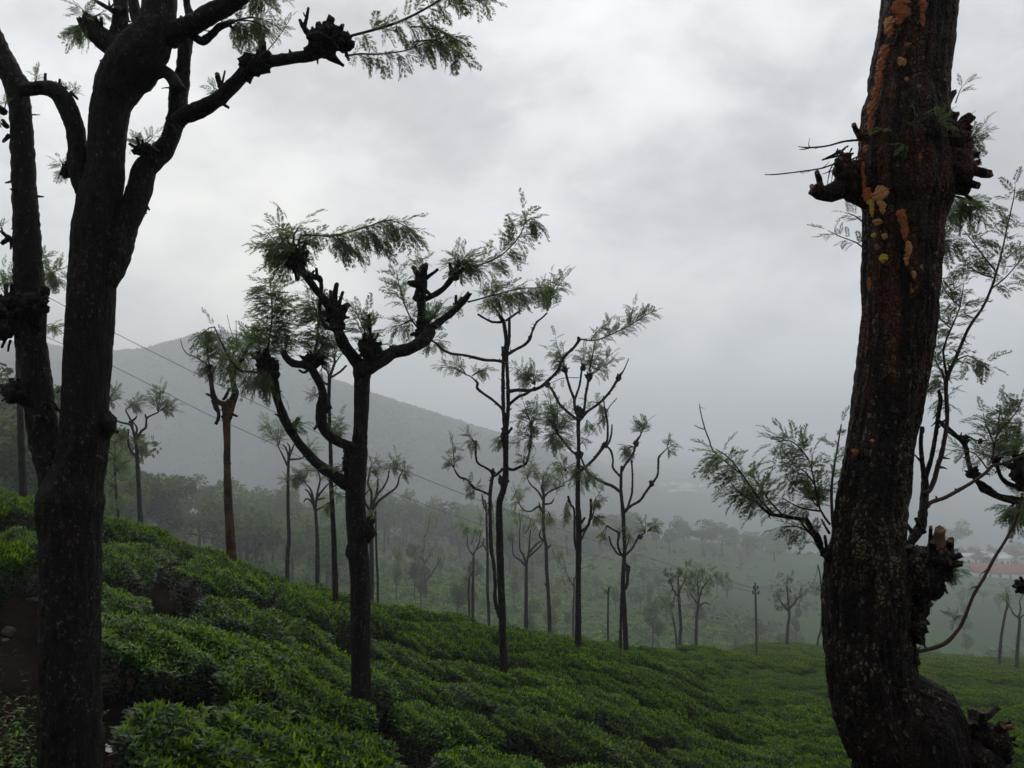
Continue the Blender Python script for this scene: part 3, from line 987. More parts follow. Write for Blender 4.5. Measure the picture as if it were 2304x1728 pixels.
class Oak:
    """One tree: an Empty at its foot, a trunk, each limb, each stub and each leafy shoot as parts of their own."""

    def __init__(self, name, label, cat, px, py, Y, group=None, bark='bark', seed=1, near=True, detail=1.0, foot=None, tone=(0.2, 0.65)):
        self.tone = tone
        self.Y, self.seed, self.near, self.bark, self.detail = Y, seed, near, bark, detail
        self.rg = np.random.default_rng(seed)
        p = at(px, py, Y)
        self.loc = np.array((p.x, p.y, gz(p.x, p.y) if foot is None else foot))
        self.root = thing(name, label, cat, Vector(self.loc), group)
        self.crown = ([], [], [], 0)
        self.nf = 0

    def pt(self, px, py, dy=0.0):
        p = at(px, py, self.Y + dy)
        return np.array(p) - self.loc

    def rad(self, w):
        return 0.5 * w * self.Y / FPX

    def path(self, pts, drift=0.0, d0=0.0):
        """pts (px, py, width); the limb also leaves the picture's plane by drift metres per metre of its length."""
        P, R, acc = [], [], 0.0
        for i, e in enumerate(pts):
            if i:
                acc += math.hypot(e[0] - pts[i - 1][0], e[1] - pts[i - 1][1]) * self.Y / FPX
            P.append(self.pt(e[0], e[1], d0 + drift * acc))
            R.append(self.rad(e[2]))
        return P, R, d0 + drift * acc

    def limb(self, name, pts, drift=0.0, d0=0.0, ns=None, furrow=0.0, rough=0.12, jag=0.0, lump=0.19, mat=None, parent=None, step=None, fscale=1.0, down=None):
        P, R, dend = self.path(pts, drift, d0)
        if down is not None:       # carry the foot of a trunk into the soil
            P = [np.array((P[0][0], P[0][1], -0.15))] + P
            R = [R[0] * down] + R
        rm = max(R)
        if ns is None:
            ns = int(np.clip(rm * FPX / self.Y * 0.55 * self.detail, 5, 20))
        if step is None:
            step = max(0.012, min(rm * 0.8, 0.12)) / max(self.detail, 0.5) * (1 if self.near else 2.2)
        V, F, caps = tube(P, R, step, ns, rough, furrow, self.rg.uniform(0, 50), jag, lump, fscale)
        mats = [M[mat or self.bark], M['cut']]
        nb = len(caps) // 2
        if name == 'branch' and self.near:
            C, rr_ = smooth_path(P, R, 0.05)
            Ltot = float(np.sum(np.linalg.norm(np.diff(C, axis=0), axis=1)))
            for _ in range(int(Ltot / (0.11 if self.Y < 6 else 0.16))):
                i = int(self.rg.integers(1, max(2, len(C) - 1)))
                d = self.rg.normal(0, 1, 3) + np.array((0, 0, 0.35))
                d /= np.linalg.norm(d)
                l = min(rr_[i], 0.03) * self.rg.uniform(0.3, 1.0) + self.rg.uniform(0.008, 0.035)
                r0 = min(rr_[i] * 0.4, self.rg.uniform(0.004, 0.011))
                p0 = C[i] + d * rr_[i] * 0.8
                v2, f2, c2 = tube([p0, p0 + d * l * 0.6, p0 + d * l + self.rg.normal(0, 0.25, 3) * l], [r0 * 1.6, r0, r0 * 0.5], l, 4, 0.2, 0, self.rg.uniform(0, 50), 0.5, 0.2)
                F = np.concatenate([F, f2 + len(V)])
                V = np.vstack([V, v2])
        me = new_mesh(name, V, [(F, 0), (caps[:nb], 0), (caps[nb:], 1 if jag else 0)], mats, smooth=(0,))
        link(name, me, parent or self.root)
        return dend

    def trunk(self, pts, **kw):
        self.limb('trunk', pts, **kw)

    def branch(self, pts, drift=None, **kw):
        if drift is None:
            drift = self.rg.uniform(-0.45, 0.45)
        return self.limb('branch', pts, drift, **kw)

    def stub(self, x0, y0, x1, y1, w, dy=0.0, mat=None):
        P = [self.pt(x0, y0, dy), self.pt((x0 + x1) / 2 + self.rg.uniform(-.06, .06) * abs(y1 - y0), (y0 + y1) / 2, dy + self.rg.uniform(-.03, .03)), self.pt(x1, y1, dy + self.rg.uniform(-.05, .05))]
        R = [self.rad(w * 1.25), self.rad(w), self.rad(w * 0.85)]
        V, F, caps = tube(P, R, max(0.008, R[0] * 0.6), 8, 0.25, 0, self.rg.uniform(0, 50), 0.5, 0.22)
        nb = len(caps) // 2
        link('stub', new_mesh('stub', V, [(F, 0), (caps[:nb], 0), (caps[nb:], 1)], [M[mat or self.bark], M['cut']], smooth=(0,)), self.root)

    def burl(self, cx, cy, rx, ry, spikes=0, dy=0.0, depth=None, mat=None, amp=0.55, up=0.3):
        """The gnarled knuckle left where shoots are cut back every year, with snags standing out of it."""
        n1, n2 = (22, 14) if rx * self.detail > 25 else (14, 9)
        c = self.pt(cx, cy, dy)
        ax, az = self.rad(2 * rx), self.rad(2 * ry)
        ay = depth or min(ax, az)
        sd = self.rg.uniform(0, 60)
        V = []
        for i in range(n2 + 1):
            ph = math.pi * i / n2
            for j in range(n1):
                th = 2 * math.pi * j / n1
                d = np.array((math.sin(ph) * math.cos(th), math.sin(ph) * math.sin(th), math.cos(ph)))
                k = 1 + amp * mnoise.noise(d * 1.8 + sd) + amp * 0.8 * mnoise.noise(d * 4.5 + sd)
                V.append(c + d * np.array((ax, ay, az)) * k)
        F = [(i * n1 + j, (i + 1) * n1 + j, (i + 1) * n1 + (j + 1) % n1, i * n1 + (j + 1) % n1) for i in range(n2) for j in range(n1)]
        o = link('burl', new_mesh('burl', np.array(V), [(F, 0)], [M[mat or self.bark]], smooth=True), self.root)
        for _ in range(int(spikes * 1.2)):
            th = self.rg.uniform(0, 2 * math.pi)
            d = np.array((math.cos(th), self.rg.uniform(-0.8, 0.5), abs(math.sin(th)) * 1.0 + up if self.rg.uniform() < 0.65 else math.sin(th)))
            d /= np.linalg.norm(d)
            p0 = c + d * np.array((ax, ay, az)) * 0.6
            L = max(ax, az) * self.rg.uniform(0.05, 0.7)
            r = max(ax, az) * self.rg.uniform(0.08, 0.24)
            w = self.rg.normal(0, 0.25, 3)
            V, Fq, caps = tube([p0, p0 + d * (max(ax, az) * 0.5 + L * 0.4) + w * L * 0.2, p0 + d * (max(ax, az) * 0.45 + L) + w * L * 0.5], [r * 1.4, r, r * 0.9], r, 8, 0.3, 0, self.rg.uniform(0, 50), 0.25, 0.25)
            nb = len(caps) // 2
            link('snag', new_mesh('snag', V, [(Fq, 0), (caps[:nb], 0), (caps[nb:], 1)], [M[mat or self.bark], M['cut_old']], smooth=(0,)), o)
        return o

    def put_frond(self, p, d, size, parent=None, nrm=None):
        d = np.asarray(d, float)
        d = d / (np.linalg.norm(d) + 1e-9)
        z = np.array((0, 0, 1.0)) if nrm is None else nrm
        z = z + self.rg.normal(0, 0.35, 3)
        x = np.cross(d, z)
        x /= np.linalg.norm(x) + 1e-9
        z = np.cross(x, d)
        s = size * self.rg.uniform(0.78, 1.2)
        wx = s * self.rg.uniform(0.75, 1.1)
        if self.near and self.nf < 299:
            m = Matrix(((x[0] * wx, d[0] * s, z[0] * s, p[0]), (x[1] * wx, d[1] * s, z[1] * s, p[1]), (x[2] * wx, d[2] * s, z[2] * s, p[2]), (0, 0, 0, 1)))
            link('frond', FROND_ME[self.rg.integers(len(FROND_ME))], parent or self.root, mat=m)
            self.nf += 1
        else:
            fv, ff = (FROND_HI if self.near else (FROND_MID if self.Y < 32 else FROND_LO))[self.rg.integers(6)]
            V, F, T, k = self.crown
            V.append(p + np.outer(fv[:, 0] * wx, x) + np.outer(fv[:, 1] * s, d) + np.outer(fv[:, 2] * s, z))
            F.append(ff + k)
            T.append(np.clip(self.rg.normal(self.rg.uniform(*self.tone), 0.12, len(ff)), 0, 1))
            self.crown = (V, F, T, k + len(fv))

    def shoot(self, pts, nf, flen, w0=5, w1=1.6, start=0.15, drift=None, d0=0.0, droop=0.45, spread=0.8, mat='twig'):
        """A whippy shoot with ferny leaves set all round it, drooping."""
        if drift is None:
            drift = self.rg.uniform(-0.35, 0.35)
        n = len(pts)
        pts = [(p[0], p[1], w0 + (w1 - w0) * i / (n - 1)) for i, p in enumerate(pts)]
        P, R, _ = self.path(pts, drift, d0)
        C, r = smooth_path(P, R, 0.05 if self.near else 0.15)
        V, F, caps = tube(P, R, 0.05 if self.near else 0.2, 5, 0.1, 0, self.rg.uniform(0, 50), 0, 0.1)
        o = link('leafy_shoot', new_mesh('leafy_shoot', V, [(F, 0), (caps, 0)], [M[mat]], smooth=True), self.root)
        size = flen * self.Y / FPX
        if len(C) < 3:
            return o
        nf = int(nf * (2.2 if self.near else 2.1) + 0.5)
        for q in range(nf):
            t = start + (1 - start) * ((q + 0.5) / nf) ** 0.92
            i = min(int(t * (len(C) - 1)), len(C) - 2)
            tan = C[i + 1] - C[i]
            tan = tan / (np.linalg.norm(tan) + 1e-9)
            rad_ = self.rg.normal(0, 1, 3)
            rad_ = rad_ - tan * rad_.dot(tan)
            rad_ /= np.linalg.norm(rad_) + 1e-9
            d = tan * self.rg.uniform(0.25, 0.8) + rad_ * spread + np.array((0, 0, -droop * self.rg.uniform(0.4, 1.3)))
            self.put_frond(C[i], d, size, o)
        self.put_frond(C[-1], C[-1] - C[-2] + np.array((0, 0, -0.1 * droop * np.linalg.norm(C[-1] - C[-2]))), size, o)
        return o

    def cluster(self, ax, ay, cx, cy, rx, ry, nt_, nf, flen, w0=4, droop=0.4, d0=0.0):
        """Several shoots from one knuckle (ax, ay) into the leafy region (cx, cy, rx, ry)."""
        for q in range(nt_):
            a = self.rg.uniform(0, 2 * math.pi)
            u = math.sqrt(self.rg.uniform(0.05, 1))
            ex, ey = cx + rx * u * math.cos(a), cy + ry * u * math.sin(a)
            mx, my = (ax + ex) / 2 + self.rg.normal(0, 0.08) * rx, (ay + ey) / 2 + self.rg.normal(0, 0.08) * ry - 0.10 * abs(ex - ax)
            self.shoot([(ax, ay), (mx, my), (ex, ey)], nf, flen, w0, 1.2, 0.45, self.rg.uniform(-0.5, 0.5), d0, droop)

    def done(self):
        V, F, T, k = self.crown
        if k:
            o = link('crown', new_mesh('crown', np.concatenate(V), [(np.concatenate(F), 0)], [M['oak']], np.concatenate(T)), self.root)
            if self.near:
                o['kind'] = 'stuff'


# ---------------------------------------------------------------- the forked tree at the left
LT = Oak('silver_oak', 'big dark forked pollarded tree with a long bare arm reaching over the slope', 'tree', 158, 1728, 4.8, bark='bark', seed=21, detail=1.35)
LT.trunk([(158, 1740, 130), (158, 1600, 127), (158, 1450, 122), (159, 1300, 122), (158, 1215, 128), (160, 1130, 140), (176, 1060, 112), (190, 1000, 102), (193, 950, 99), (193, 900, 98), (197, 800, 101), (203, 700, 102), (208, 600, 101), (213, 530, 99),
          (222, 460, 96), (234, 400, 86), (240, 340, 77), (243, 290, 80), (249, 240, 86), (268, 190, 104), (297, 150, 122), (325, 108, 112), (348, 70, 92), (357, 30, 80), (359, -60, 74), (352, -260, 64), (362, -520, 50), (356, -800, 34)], ns=56, furrow=0.06, rough=0.03, lump=0.07, step=0.02, down=1.12)
LT.branch([(165, 1180, 90), (140, 1115, 76), (118, 1050, 70), (100, 980, 66), (88, 900, 62), (78, 830, 63), (70, 760, 64), (68, 700, 66), (66, 640, 63), (61, 560, 59), (58, 480, 55), (53, 400, 51), (50, 320, 49), (44, 240, 49), (34, 190, 50), (16, 150, 50), (0, 110, 42), (-24, 55, 36)], drift=0.03, ns=30, furrow=0.04, lump=0.07, step=0.022, jag=0.5)
LT.branch([(195, 430, 50), (176, 375, 46), (174, 330, 43), (165, 278, 41), (148, 236, 42), (122, 203, 38), (97, 197, 31), (70, 200, 30), (48, 203, 28)], drift=-0.05, ns=24, furrow=0.03, step=0.02)
LT.branch([(232, 640, 60), (257, 575, 68), (279, 521, 60), (299, 468, 53), (315, 417, 52), (327, 380, 53), (358, 350, 46), (379, 318, 44), (394, 280, 43), (400, 240, 41), (403, 201, 46), (410, 172, 36), (413, 139, 32), (417, 104, 33), (424, 69, 32), (428, 38, 24), (421, 12, 17), (417, -30, 14)], drift=0.12, ns=24, furrow=0.03, step=0.02)
LT.branch([(345, 150, 36), (372, 162, 27), (392, 182, 30), (403, 205, 30)], drift=-0.3, ns=18, step=0.02)
LT.branch([(400, 275, 38), (414, 262, 37), (444, 249, 37), (486, 226, 34), (521, 194, 33), (552, 163, 33), (575, 146, 40), (592, 141, 30), (611, 138, 26), (658, 131, 24), (704, 124, 25), (726, 108, 34), (750, 100, 30)], drift=-0.10, d0=-0.05, ns=20, furrow=0.02, step=0.018, lump=0.2)
LT.branch([(722, 118, 24), (745, 128, 20), (773, 148, 7)], drift=0.0, d0=-0.1, ns=10)
LT.branch([(716, 108, 15), (706, 90, 13), (692, 74, 14), (681, 58, 11), (675, 46, 8)], drift=0.1, d0=-0.15, ns=10, jag=0.6)
LT.branch([(686, 60, 8), (690, 40, 8), (694, 18, 6)], drift=0.1, d0=-0.15, ns=8, jag=0.6)
LT.branch([(378, 80, 60), (405, 68, 50), (440, 50, 48), (480, 28, 46), (522, 4, 43), (570, -34, 40)], drift=-0.2, ns=24, furrow=0.03, step=0.02)
LT.branch([(424, 75, 16), (440, 84, 18), (456, 92, 19), (474, 80, 17), (492, 62, 16), (514, 52, 14), (528, 48, 9)], drift=0.15, ns=12, lump=0.3)
LT.branch([(432, 38, 14), (448, 28, 14), (462, 18, 11), (470, 8, 6)], drift=0.1, ns=8, jag=0.6)
LT.branch([(305, 118, 66), (282, 112, 60), (258, 104, 52), (228, 84, 50), (205, 62, 40), (192, 45, 36)], drift=0.15, ns=24, furrow=0.04, step=0.02, jag=0.6)
LT.branch([(296, 118, 44), (266, 84, 40), (270, 50, 35), (271, 12, 32), (268, -30, 30)], drift=0.25, ns=20, step=0.02)
LT.branch([(312, 92, 26), (288, 66, 22), (274, 50, 20)], drift=0.2, ns=12)
LT.branch([(318, 80, 32), (306, 40, 26), (300, 0, 24), (299, -30, 22)], drift=0.3, ns=14)
LT.branch([(258, 26, 14), (236, 14, 10), (210, -2, 7), (200, -12, 6)], drift=0.2, ns=8)
LT.stub(218, 62, 214, 38, 12); LT.stub(226, 62, 228, 42, 9)
LT.stub(190, 70, 180, 40, 8); LT.stub(412, 60, 408, 38, 10)
LT.stub(500, 202, 489, 166, 13); LT.stub(498, 195, 506, 160, 5)
LT.stub(592, 128, 590, 96, 20); LT.stub(500, 232, 516, 243, 7)
LT.stub(553, 160, 549, 141, 9)
LT.burl(572, 146, 30, 22, 5, dy=-0.15)
LT.burl(732, 92, 34, 30, 9, dy=-0.2)
LT.burl(768, 98, 26, 18, 4, dy=-0.2)
for s in ((715, 84, 717, 52, 13), (738, 74, 742, 58, 10), (760, 80, 771, 56, 11), (778, 92, 786, 88, 12), (784, 108, 790, 106, 14), (726, 70, 728, 56, 8), (705, 72, 702, 60, 7)):
    LT.stub(*s, dy=-0.2)
LT.burl(16, 714, 36, 44, 7, dy=0.0, up=0.1)
LT.burl(72, 690, 32, 28, 5, dy=-0.06)
for s in ((18, 690, 14, 640, 9), (34, 682, 28, 636, 10), (4, 690, -2, 664, 14), (46, 690, 42, 650, 6), (14, 760, 4, 782, 6), (24, 766, 18, 790, 5)):
    LT.stub(*s)
LT.branch([(92, 912, 46), (66, 895, 44), (40, 882, 30), (14, 876, 14)], drift=-0.1, ns=14, lump=0.35, jag=0.8)
LT.burl(38, 884, 28, 20, 8, dy=-0.05, up=0.0)
LT.branch([(96, 892, 22), (114, 908, 17), (128, 920, 9), (136, 926, 4)], drift=0.0, ns=8, lump=0.3)
LT.stub(100, 898, 121, 917, 10); LT.stub(34, 880, 4, 902, 5); LT.stub(30, 876, 26, 905, 5)
LT.burl(234, 956, 26, 34, 0, amp=0.2)
LT.stub(250, 962, 266, 974, 9)
LT.burl(150, 385, 14, 16, 4); LT.burl(100, 656, 12, 14, 0, amp=0.2)
LT.burl(320, 338, 20, 12, 5, dy=-0.1); LT.burl(132, 200, 16, 10, 5)
for s in ((8, 252, -4, 240, 14), (16, 285, 6, 270, 10), (20, 305, 8, 318, 9), (22, 535, 4, 548, 12), (20, 535, 2, 520, 8), (24, 545, 24, 560, 5), (52, 172, 62, 184, 8), (104, 192, 102, 166, 7), (160, 208, 174, 222, 7), (266, 490, 258, 486, 7), (232, 148, 226, 136, 5), (234, 162, 225, 158, 5)):
    LT.stub(*s)
# leaves
LT.shoot([(763, 88), (796, 79), (862, 61), (912, 43), (962, 17), (1000, -6), (1040, -24)], 26, 52, 7, 4, 0.22, -0.25, -0.2, droop=0.7)
LT.shoot([(776, 126), (812, 121), (849, 122), (912, 114), (955, 97), (1000, 84)], 22, 50, 5, 2, 0.10, -0.15, -0.15, droop=0.8)
LT.shoot([(925, 60), (960, 62), (1000, 72), (1030, 92)], 16, 50, 4, 2, 0.1, 0.3, -0.3, droop=0.8)
LT.shoot([(930, 95), (975, 90), (1018, 108), (1040, 124)], 16, 50, 4, 2, 0.1, -0.4, -0.25, droop=0.8)
LT.shoot([(1010, -30), (1040, -12), (1072, 0), (1100, 2)], 9, 46, 4, 2, 0.0, 0.2, -0.3, droop=0.6)
LT.cluster(528, 46, 575, 55, 42, 40, 7, 5, 48, droop=0.9)
LT.cluster(560, -20, 610, 0, 40, 30, 4, 5, 46, droop=0.8)
LT.cluster(190, 46, 182, 55, 34, 42, 6, 4, 40, droop=0.5)
LT.cluster(322, 330, 326, 308, 26, 22, 4, 3, 28, droop=0.0)
LT.cluster(146, 380, 140, 372, 16, 18, 4, 2, 26, droop=0.0)
LT.cluster(492, 205, 484, 200, 18, 14, 3, 2, 24, droop=0.0)
LT.cluster(548, 150, 556, 118, 12, 16, 3, 2, 26, droop=0.0)
LT.shoot([(598, 118), (620, 92), (642, 60), (656, 38)], 3, 24, 3, 1.2, 0.5, droop=0.0)
for a in ((10, 245), (8, 285), (6, 520), (28, 640), (52, 662), (166, 215), (80, 186), (128, 885)):
    LT.cluster(a[0], a[1], a[0] - 4 + (a[0] > 40) * 10, a[1] - 14, 12, 12, 2, 2, 24, w0=3, droop=0.0)
LT.cluster(210, 40, 236, 30, 14, 14, 2, 2, 28, w0=3, droop=0.7)
LT.done()

# ---------------------------------------------------------------- the furrowed trunk at the right
RT = Oak('silver_oak', 'thick furrowed dark trunk streaked with orange resin, cut shoots bristling from its burls', 'tree', 2060, 1728, 3.6, bark='bark_right', seed=33, detail=1.3)
RT.trunk([(2052, 1740, 236), (2008, 1652, 206), (1986, 1600, 200), (1958, 1500, 184), (1950, 1400, 180), (1950, 1330, 182), (1950, 1280, 175), (1952, 1200, 153), (1968, 1100, 147), (1982, 1000, 141), (1998, 900, 150), (2012, 800, 153), (2020, 740, 155),
          (2028, 600, 164), (2034, 500, 171), (2038, 440, 196), (2038, 380, 201), (2036, 310, 194), (2036, 260, 184), (2044, 200, 173), (2052, 130, 167), (2062, 60, 163), (2068, 0, 162), (2078, -80, 160), (2096, -300, 152), (2110, -620, 140), (2120, -900, 120)], ns=110, furrow=0.085, rough=0.02, lump=0.04, step=0.013, down=1.15, fscale=1.25)
RT.burl(2104, 372, 84, 84, 0, dy=-0.02, depth=0.13, amp=0.34)
RT.burl(2120, 330, 58, 50, 10, dy=-0.05, depth=0.10, amp=0.4)
RT.branch([(1966, 425, 100), (1930, 424, 72), (1898, 424, 46), (1866, 434, 38), (1842, 432, 34), (1828, 424, 26)], drift=-0.1, ns=18, lump=0.4, rough=0.2)
RT.stub(1846, 425, 1838, 388, 14); RT.stub(1832, 428, 1826, 418, 12); RT.stub(1936, 310, 1920, 280, 13); RT.stub(1900, 420, 1884, 372, 12); RT.stub(1915, 400, 1893, 345, 14)
RT.burl(1912, 404, 34, 38, 6, dy=-0.02, amp=0.5)
for s in ((2170, 345, 2204, 348, 16), (2180, 375, 2204, 364, 14), (2172, 380, 2226, 392, 24), (2160, 405, 2200, 418, 18), (2150, 420, 2185, 448, 9), (2120, 260, 2148, 205, 14), (2140, 300, 2172, 305, 18), (2090, 300, 2128, 258, 12)):
    RT.stub(*s, dy=-0.06)
# dead twigs
RT.branch([(1944, 314, 6), (1900, 318, 5), (1862, 328, 4), (1822, 332, 4), (1796, 330, 2)], drift=-0.2, ns=5)
RT.branch([(1826, 332, 3), (1808, 336, 2.5), (1799, 336, 1.5)], drift=-0.2, d0=-0.06, ns=5)
RT.branch([(1920, 345, 5), (1880, 352, 5), (1850, 360, 3)], drift=-0.2, ns=5)
RT.branch([(1890, 340, 9), (1872, 350, 6), (1850, 360, 4)], drift=-0.3, ns=5)
RT.branch([(1892, 362, 4), (1850, 378, 3.5), (1800, 386, 3.2), (1750, 392, 3), (1721, 393, 2)], drift=-0.15, ns=5)
for q in range(9):
    x0, y0 = random.uniform(1890, 1940), random.uniform(318, 380)
    RT.branch([(x0, y0, 4), (x0 - random.uniform(10, 25), y0 + random.uniform(10, 30), 3), (x0 - random.uniform(20, 45), y0 + random.uniform(25, 70), 1.5)], drift=random.uniform(-.5, .3), ns=4)
# the lower burl with its broken orange snags
RT.burl(2062, 1300, 46, 54, 3, dy=-0.03, depth=0.11, amp=0.4)
RT.burl(2098, 1266, 36, 38, 6, dy=-0.04, depth=0.09, amp=0.45, up=0.0)
RT.burl(2050, 1404, 28, 36, 3, dy=-0.02, depth=0.08, amp=0.4, up=0.0)
RT.burl(2040, 1345, 44, 62, 0, dy=0.0, depth=0.10, amp=0.3)
for s in ((2090, 1250, 2094, 1186, 9), (2136, 1246, 2139, 1214, 17), (2120, 1310, 2131, 1334, 7), (2098, 1318, 2104, 1350, 8), (2064, 1366, 2094, 1360, 12), (2050, 1430, 2066, 1494, 14), (2128, 1290, 2150, 1284, 8)):
    RT.stub(*s, dy=-0.05)
RT.stub(2112, 1240, 2117, 1190, 26, dy=-0.07, mat='cut')
# the base burl
RT.burl(2178, 1706, 62, 52, 6, dy=-0.05, depth=0.13, amp=0.36)
RT.burl(2225, 1672, 40, 40, 5, dy=-0.06, depth=0.08, amp=0.4)
RT.branch([(2090, 1740, 100), (2140, 1722, 84), (2180, 1712, 70)], drift=-0.1, ns=24, lump=0.3)
for s in ((2190, 1640, 2188, 1594, 22), (2186, 1640, 2246, 1592, 13), (2206, 1630, 2210, 1600, 14), (2236, 1656, 2292, 1680, 7), (2240, 1670, 2268, 1668, 6)):
    RT.stub(*s, dy=-0.08)
RT.stub(2226, 1646, 2282, 1634, 13, dy=-0.08, mat='cut')
for q in range(5):
    RT.stub(2105 + q * 9, 1640 + q * 6, 2135 + q * 12, 1634 + q * 9, 9, dy=-0.12, mat='cut' if q == 1 else None)
# resin: swollen runs and beads standing proud of the bark
def front_y(px, py, w, cx):
    """Depth of the trunk's near skin at photo column px where its axis is at cx and its width w."""
    R = RT.rad(w)
    o = (px - cx) * RT.Y / FPX
    return -math.sqrt(max(R * R - o * o, 0.0)) * 1.0


def trunk_at(py):
    tab = [(1740, 2066, 262), (1600, 1986, 206), (1500, 1958, 190), (1330, 1950, 188), (1200, 1952, 172), (1000, 1982, 158), (800, 2012, 172), (600, 2028, 184), (440, 2038, 206), (310, 2036, 204), (200, 2044, 182), (60, 2062, 172), (-80, 2078, 168)]
    tab = tab[::-1]
    return np.interp(py, [e[0] for e in tab], [e[1] for e in tab]), np.interp(py, [e[0] for e in tab], [e[2] for e in tab])


def resin(px, py, rx, ry, mat):
    cx, w = trunk_at(py)
    px = min(max(px, cx - w * 0.47), cx + w * 0.47)
    c = RT.pt(px, py, front_y(px, py, w, cx))
    n = np.array(((px - cx) / (w / 2), -math.sqrt(max(0.05, 1 - ((px - cx) / (w / 2)) ** 2)), 0))
    n /= np.linalg.norm(n)
    s = np.array((-n[1], n[0], 0))
    ax, az, ay = RT.rad(2 * rx), RT.rad(2 * ry), min(RT.rad(2 * rx) * 0.32, 0.0062)
    sd = RT.rg.uniform(0, 90)
    V, n1, n2 = [], 18, 26
    for i in range(n2 + 1):
        ph = math.pi * i / n2
        for j in range(n1):
            th = 2 * math.pi * j / n1
            d = np.array((math.sin(ph) * math.cos(th), math.sin(ph) * math.sin(th), math.cos(ph)))
            k = 0.95 + 0.7 * mnoise.noise((d[0] * 1.3 + sd, d[1] * 1.3, d[2] * 1.6 * ry / rx)) + 0.28 * mnoise.noise((d[0] * 3 + sd, d[1] * 3, d[2] * 3.5 * ry / rx)) + 0.22 * mnoise.noise((d[0] * 8 + sd, d[1] * 8, d[2] * 8 * ry / rx))
            V.append(c + s * d[0] * ax * k * (1 - 0.3 * d[2] * -1) + n * d[1] * ay * k + np.array((0, 0, 1.0)) * d[2] * az * (1 + 0.2 * mnoise.noise((d[0] * 2, d[1] * 2, sd))))
    F = [(i * n1 + j, (i + 1) * n1 + j, (i + 1) * n1 + (j + 1) % n1, i * n1 + (j + 1) % n1) for i in range(n2) for j in range(n1)]
    link('resin_run', new_mesh('resin_run', np.array(V), [(F, 0)], [M[mat]], smooth=True), RT.root)


for r in ((2030, 22, 17, 30, 'resin'), (2024, 46, 8, 12, 'resin'), (2076, 12, 10, 22, 'resin'), (2076, 44, 6, 18, 'resin'), (2112, 42, 12, 40, 'resin'), (2108, 95, 10, 34, 'resin'), (2112, 135, 9, 30, 'resin'), (2118, 175, 8, 24, 'resin'),
          (2000, 56, 12, 18, 'resin_pale'), (2002, 74, 8, 12, 'resin'), (1990, 118, 10, 18, 'resin'), (1982, 150, 9, 20, 'resin'), (1978, 182, 8, 22, 'resin'), (1970, 215, 8, 20, 'resin'), (1960, 248, 9, 22, 'resin'), (1957, 285, 6, 20, 'resin'),
          (2026, 138, 6, 11, 'resin_pale'), (2034, 140, 5, 9, 'resin_pale'), (2042, 102, 6, 6, 'resin'), (1948, 336, 8, 9, 'resin'), (1940, 380, 7, 18, 'resin'), (1944, 410, 6, 20, 'resin'), (1952, 440, 10, 18, 'resin'),
          (1980, 440, 14, 22, 'resin_pale'), (1986, 468, 7, 14, 'resin_pale'), (1962, 470, 5, 20, 'resin_yellow'), (1958, 455, 8, 6, 'resin_yellow'), (1974, 500, 9, 8, 'resin_pale'), (1966, 530, 5, 6, 'resin_yellow'), (1990, 532, 6, 7, 'resin_pale'),
          (2029, 488, 10, 18, 'resin'), (2036, 520, 8, 22, 'resin'), (2044, 560, 8, 18, 'resin_pale'), (2040, 585, 6, 14, 'resin_pale'), (1988, 582, 8, 10, 'resin_yellow'), (2056, 618, 6, 9, 'resin_pale'), (2092, 648, 11, 9, 'resin'),
          (1956, 640, 4, 16, 'resin'), (2076, 605, 6, 8, 'resin'), (2052, 655, 5, 6, 'resin'), (2072, 354, 7, 10, 'resin'), (1924, 1018, 7, 8, 'resin'), (1962, 992, 4, 4, 'resin_pale'), (2040, 178, 4, 5, 'resin_pale'), (2078, 340, 5, 6, 'resin')):
    resin(*r)
# ferny sprouts on the upper burl
for a in (((2060, 310), (2075, 268), 26, 24, 2), ((2010, 300), (1990, 288), 16, 8, 1), ((2040, 322), (2050, 324), 26, 6, 1), ((2100, 290), (2118, 250), 16, 22, 3)):
    RT.cluster(a[0][0], a[0][1], a[1][0], a[1][1], a[2], a[3], a[4], 2, 34, w0=4, droop=0.0, d0=-0.22)
RT.cluster(2160, 330, 2190, 296, 22, 26, 4, 3, 48, droop=0.2)
RT.cluster(2140, 440, 2165, 470, 36, 32, 5, 4, 56, droop=0.3, d0=0.1)
RT.shoot([(2150, 232), (2156, 214), (2164, 196), (2176, 186)], 2, 30, 3, 1, 0.3, droop=-0.2)
RT.cluster(2110, 520, 2130, 545, 28, 36, 3, 4, 56, droop=0.2, d0=0.12)
RT.shoot([(1945, 560), (1925, 545), (1890, 532), (1862, 518)], 6, 40, 4, 1.5, 0.1, droop=-0.1, d0=0.1)
RT.shoot([(1942, 500), (1922, 485), (1900, 478)], 4, 34, 4, 1.5, 0.1, droop=-0.2, d0=0.1)
# shoots to the left of the lower trunk
RT.branch([(1868, 1262, 20), (1859, 1252, 15), (1841, 1222, 13), (1826, 1190, 12), (1811, 1166, 13)], drift=0.15, ns=8, lump=0.25)
RT.branch([(1812, 1170, 10), (1790, 1166, 9), (1768, 1163, 8), (1732, 1155, 8), (1706, 1134, 6)], drift=-0.2, d0=0.02, ns=7, lump=0.2)
RT.shoot([(1740, 1156), (1706, 1120), (1672, 1070), (1640, 1030), (1610, 1010)], 22, 66, 6, 2, 0.12, -0.25, droop=0.35)
RT.shoot([(1765, 1163), (1730, 1125), (1708, 1090), (1680, 1060)], 16, 60, 5, 2, 0.15, 0.25, droop=0.5)
RT.shoot([(1706, 1130), (1680, 1120), (1655, 1100), (1640, 1080)], 12, 56, 5, 2, 0.0, 0.1, droop=0.6)
RT.branch([(1672, 1070, 4), (1609, 1018, 3.5), (1596, 990, 3.2), (1586, 964, 3), (1576, 925, 2.4), (1574, 908, 1.5)], drift=-0.1, ns=5, mat='twig')
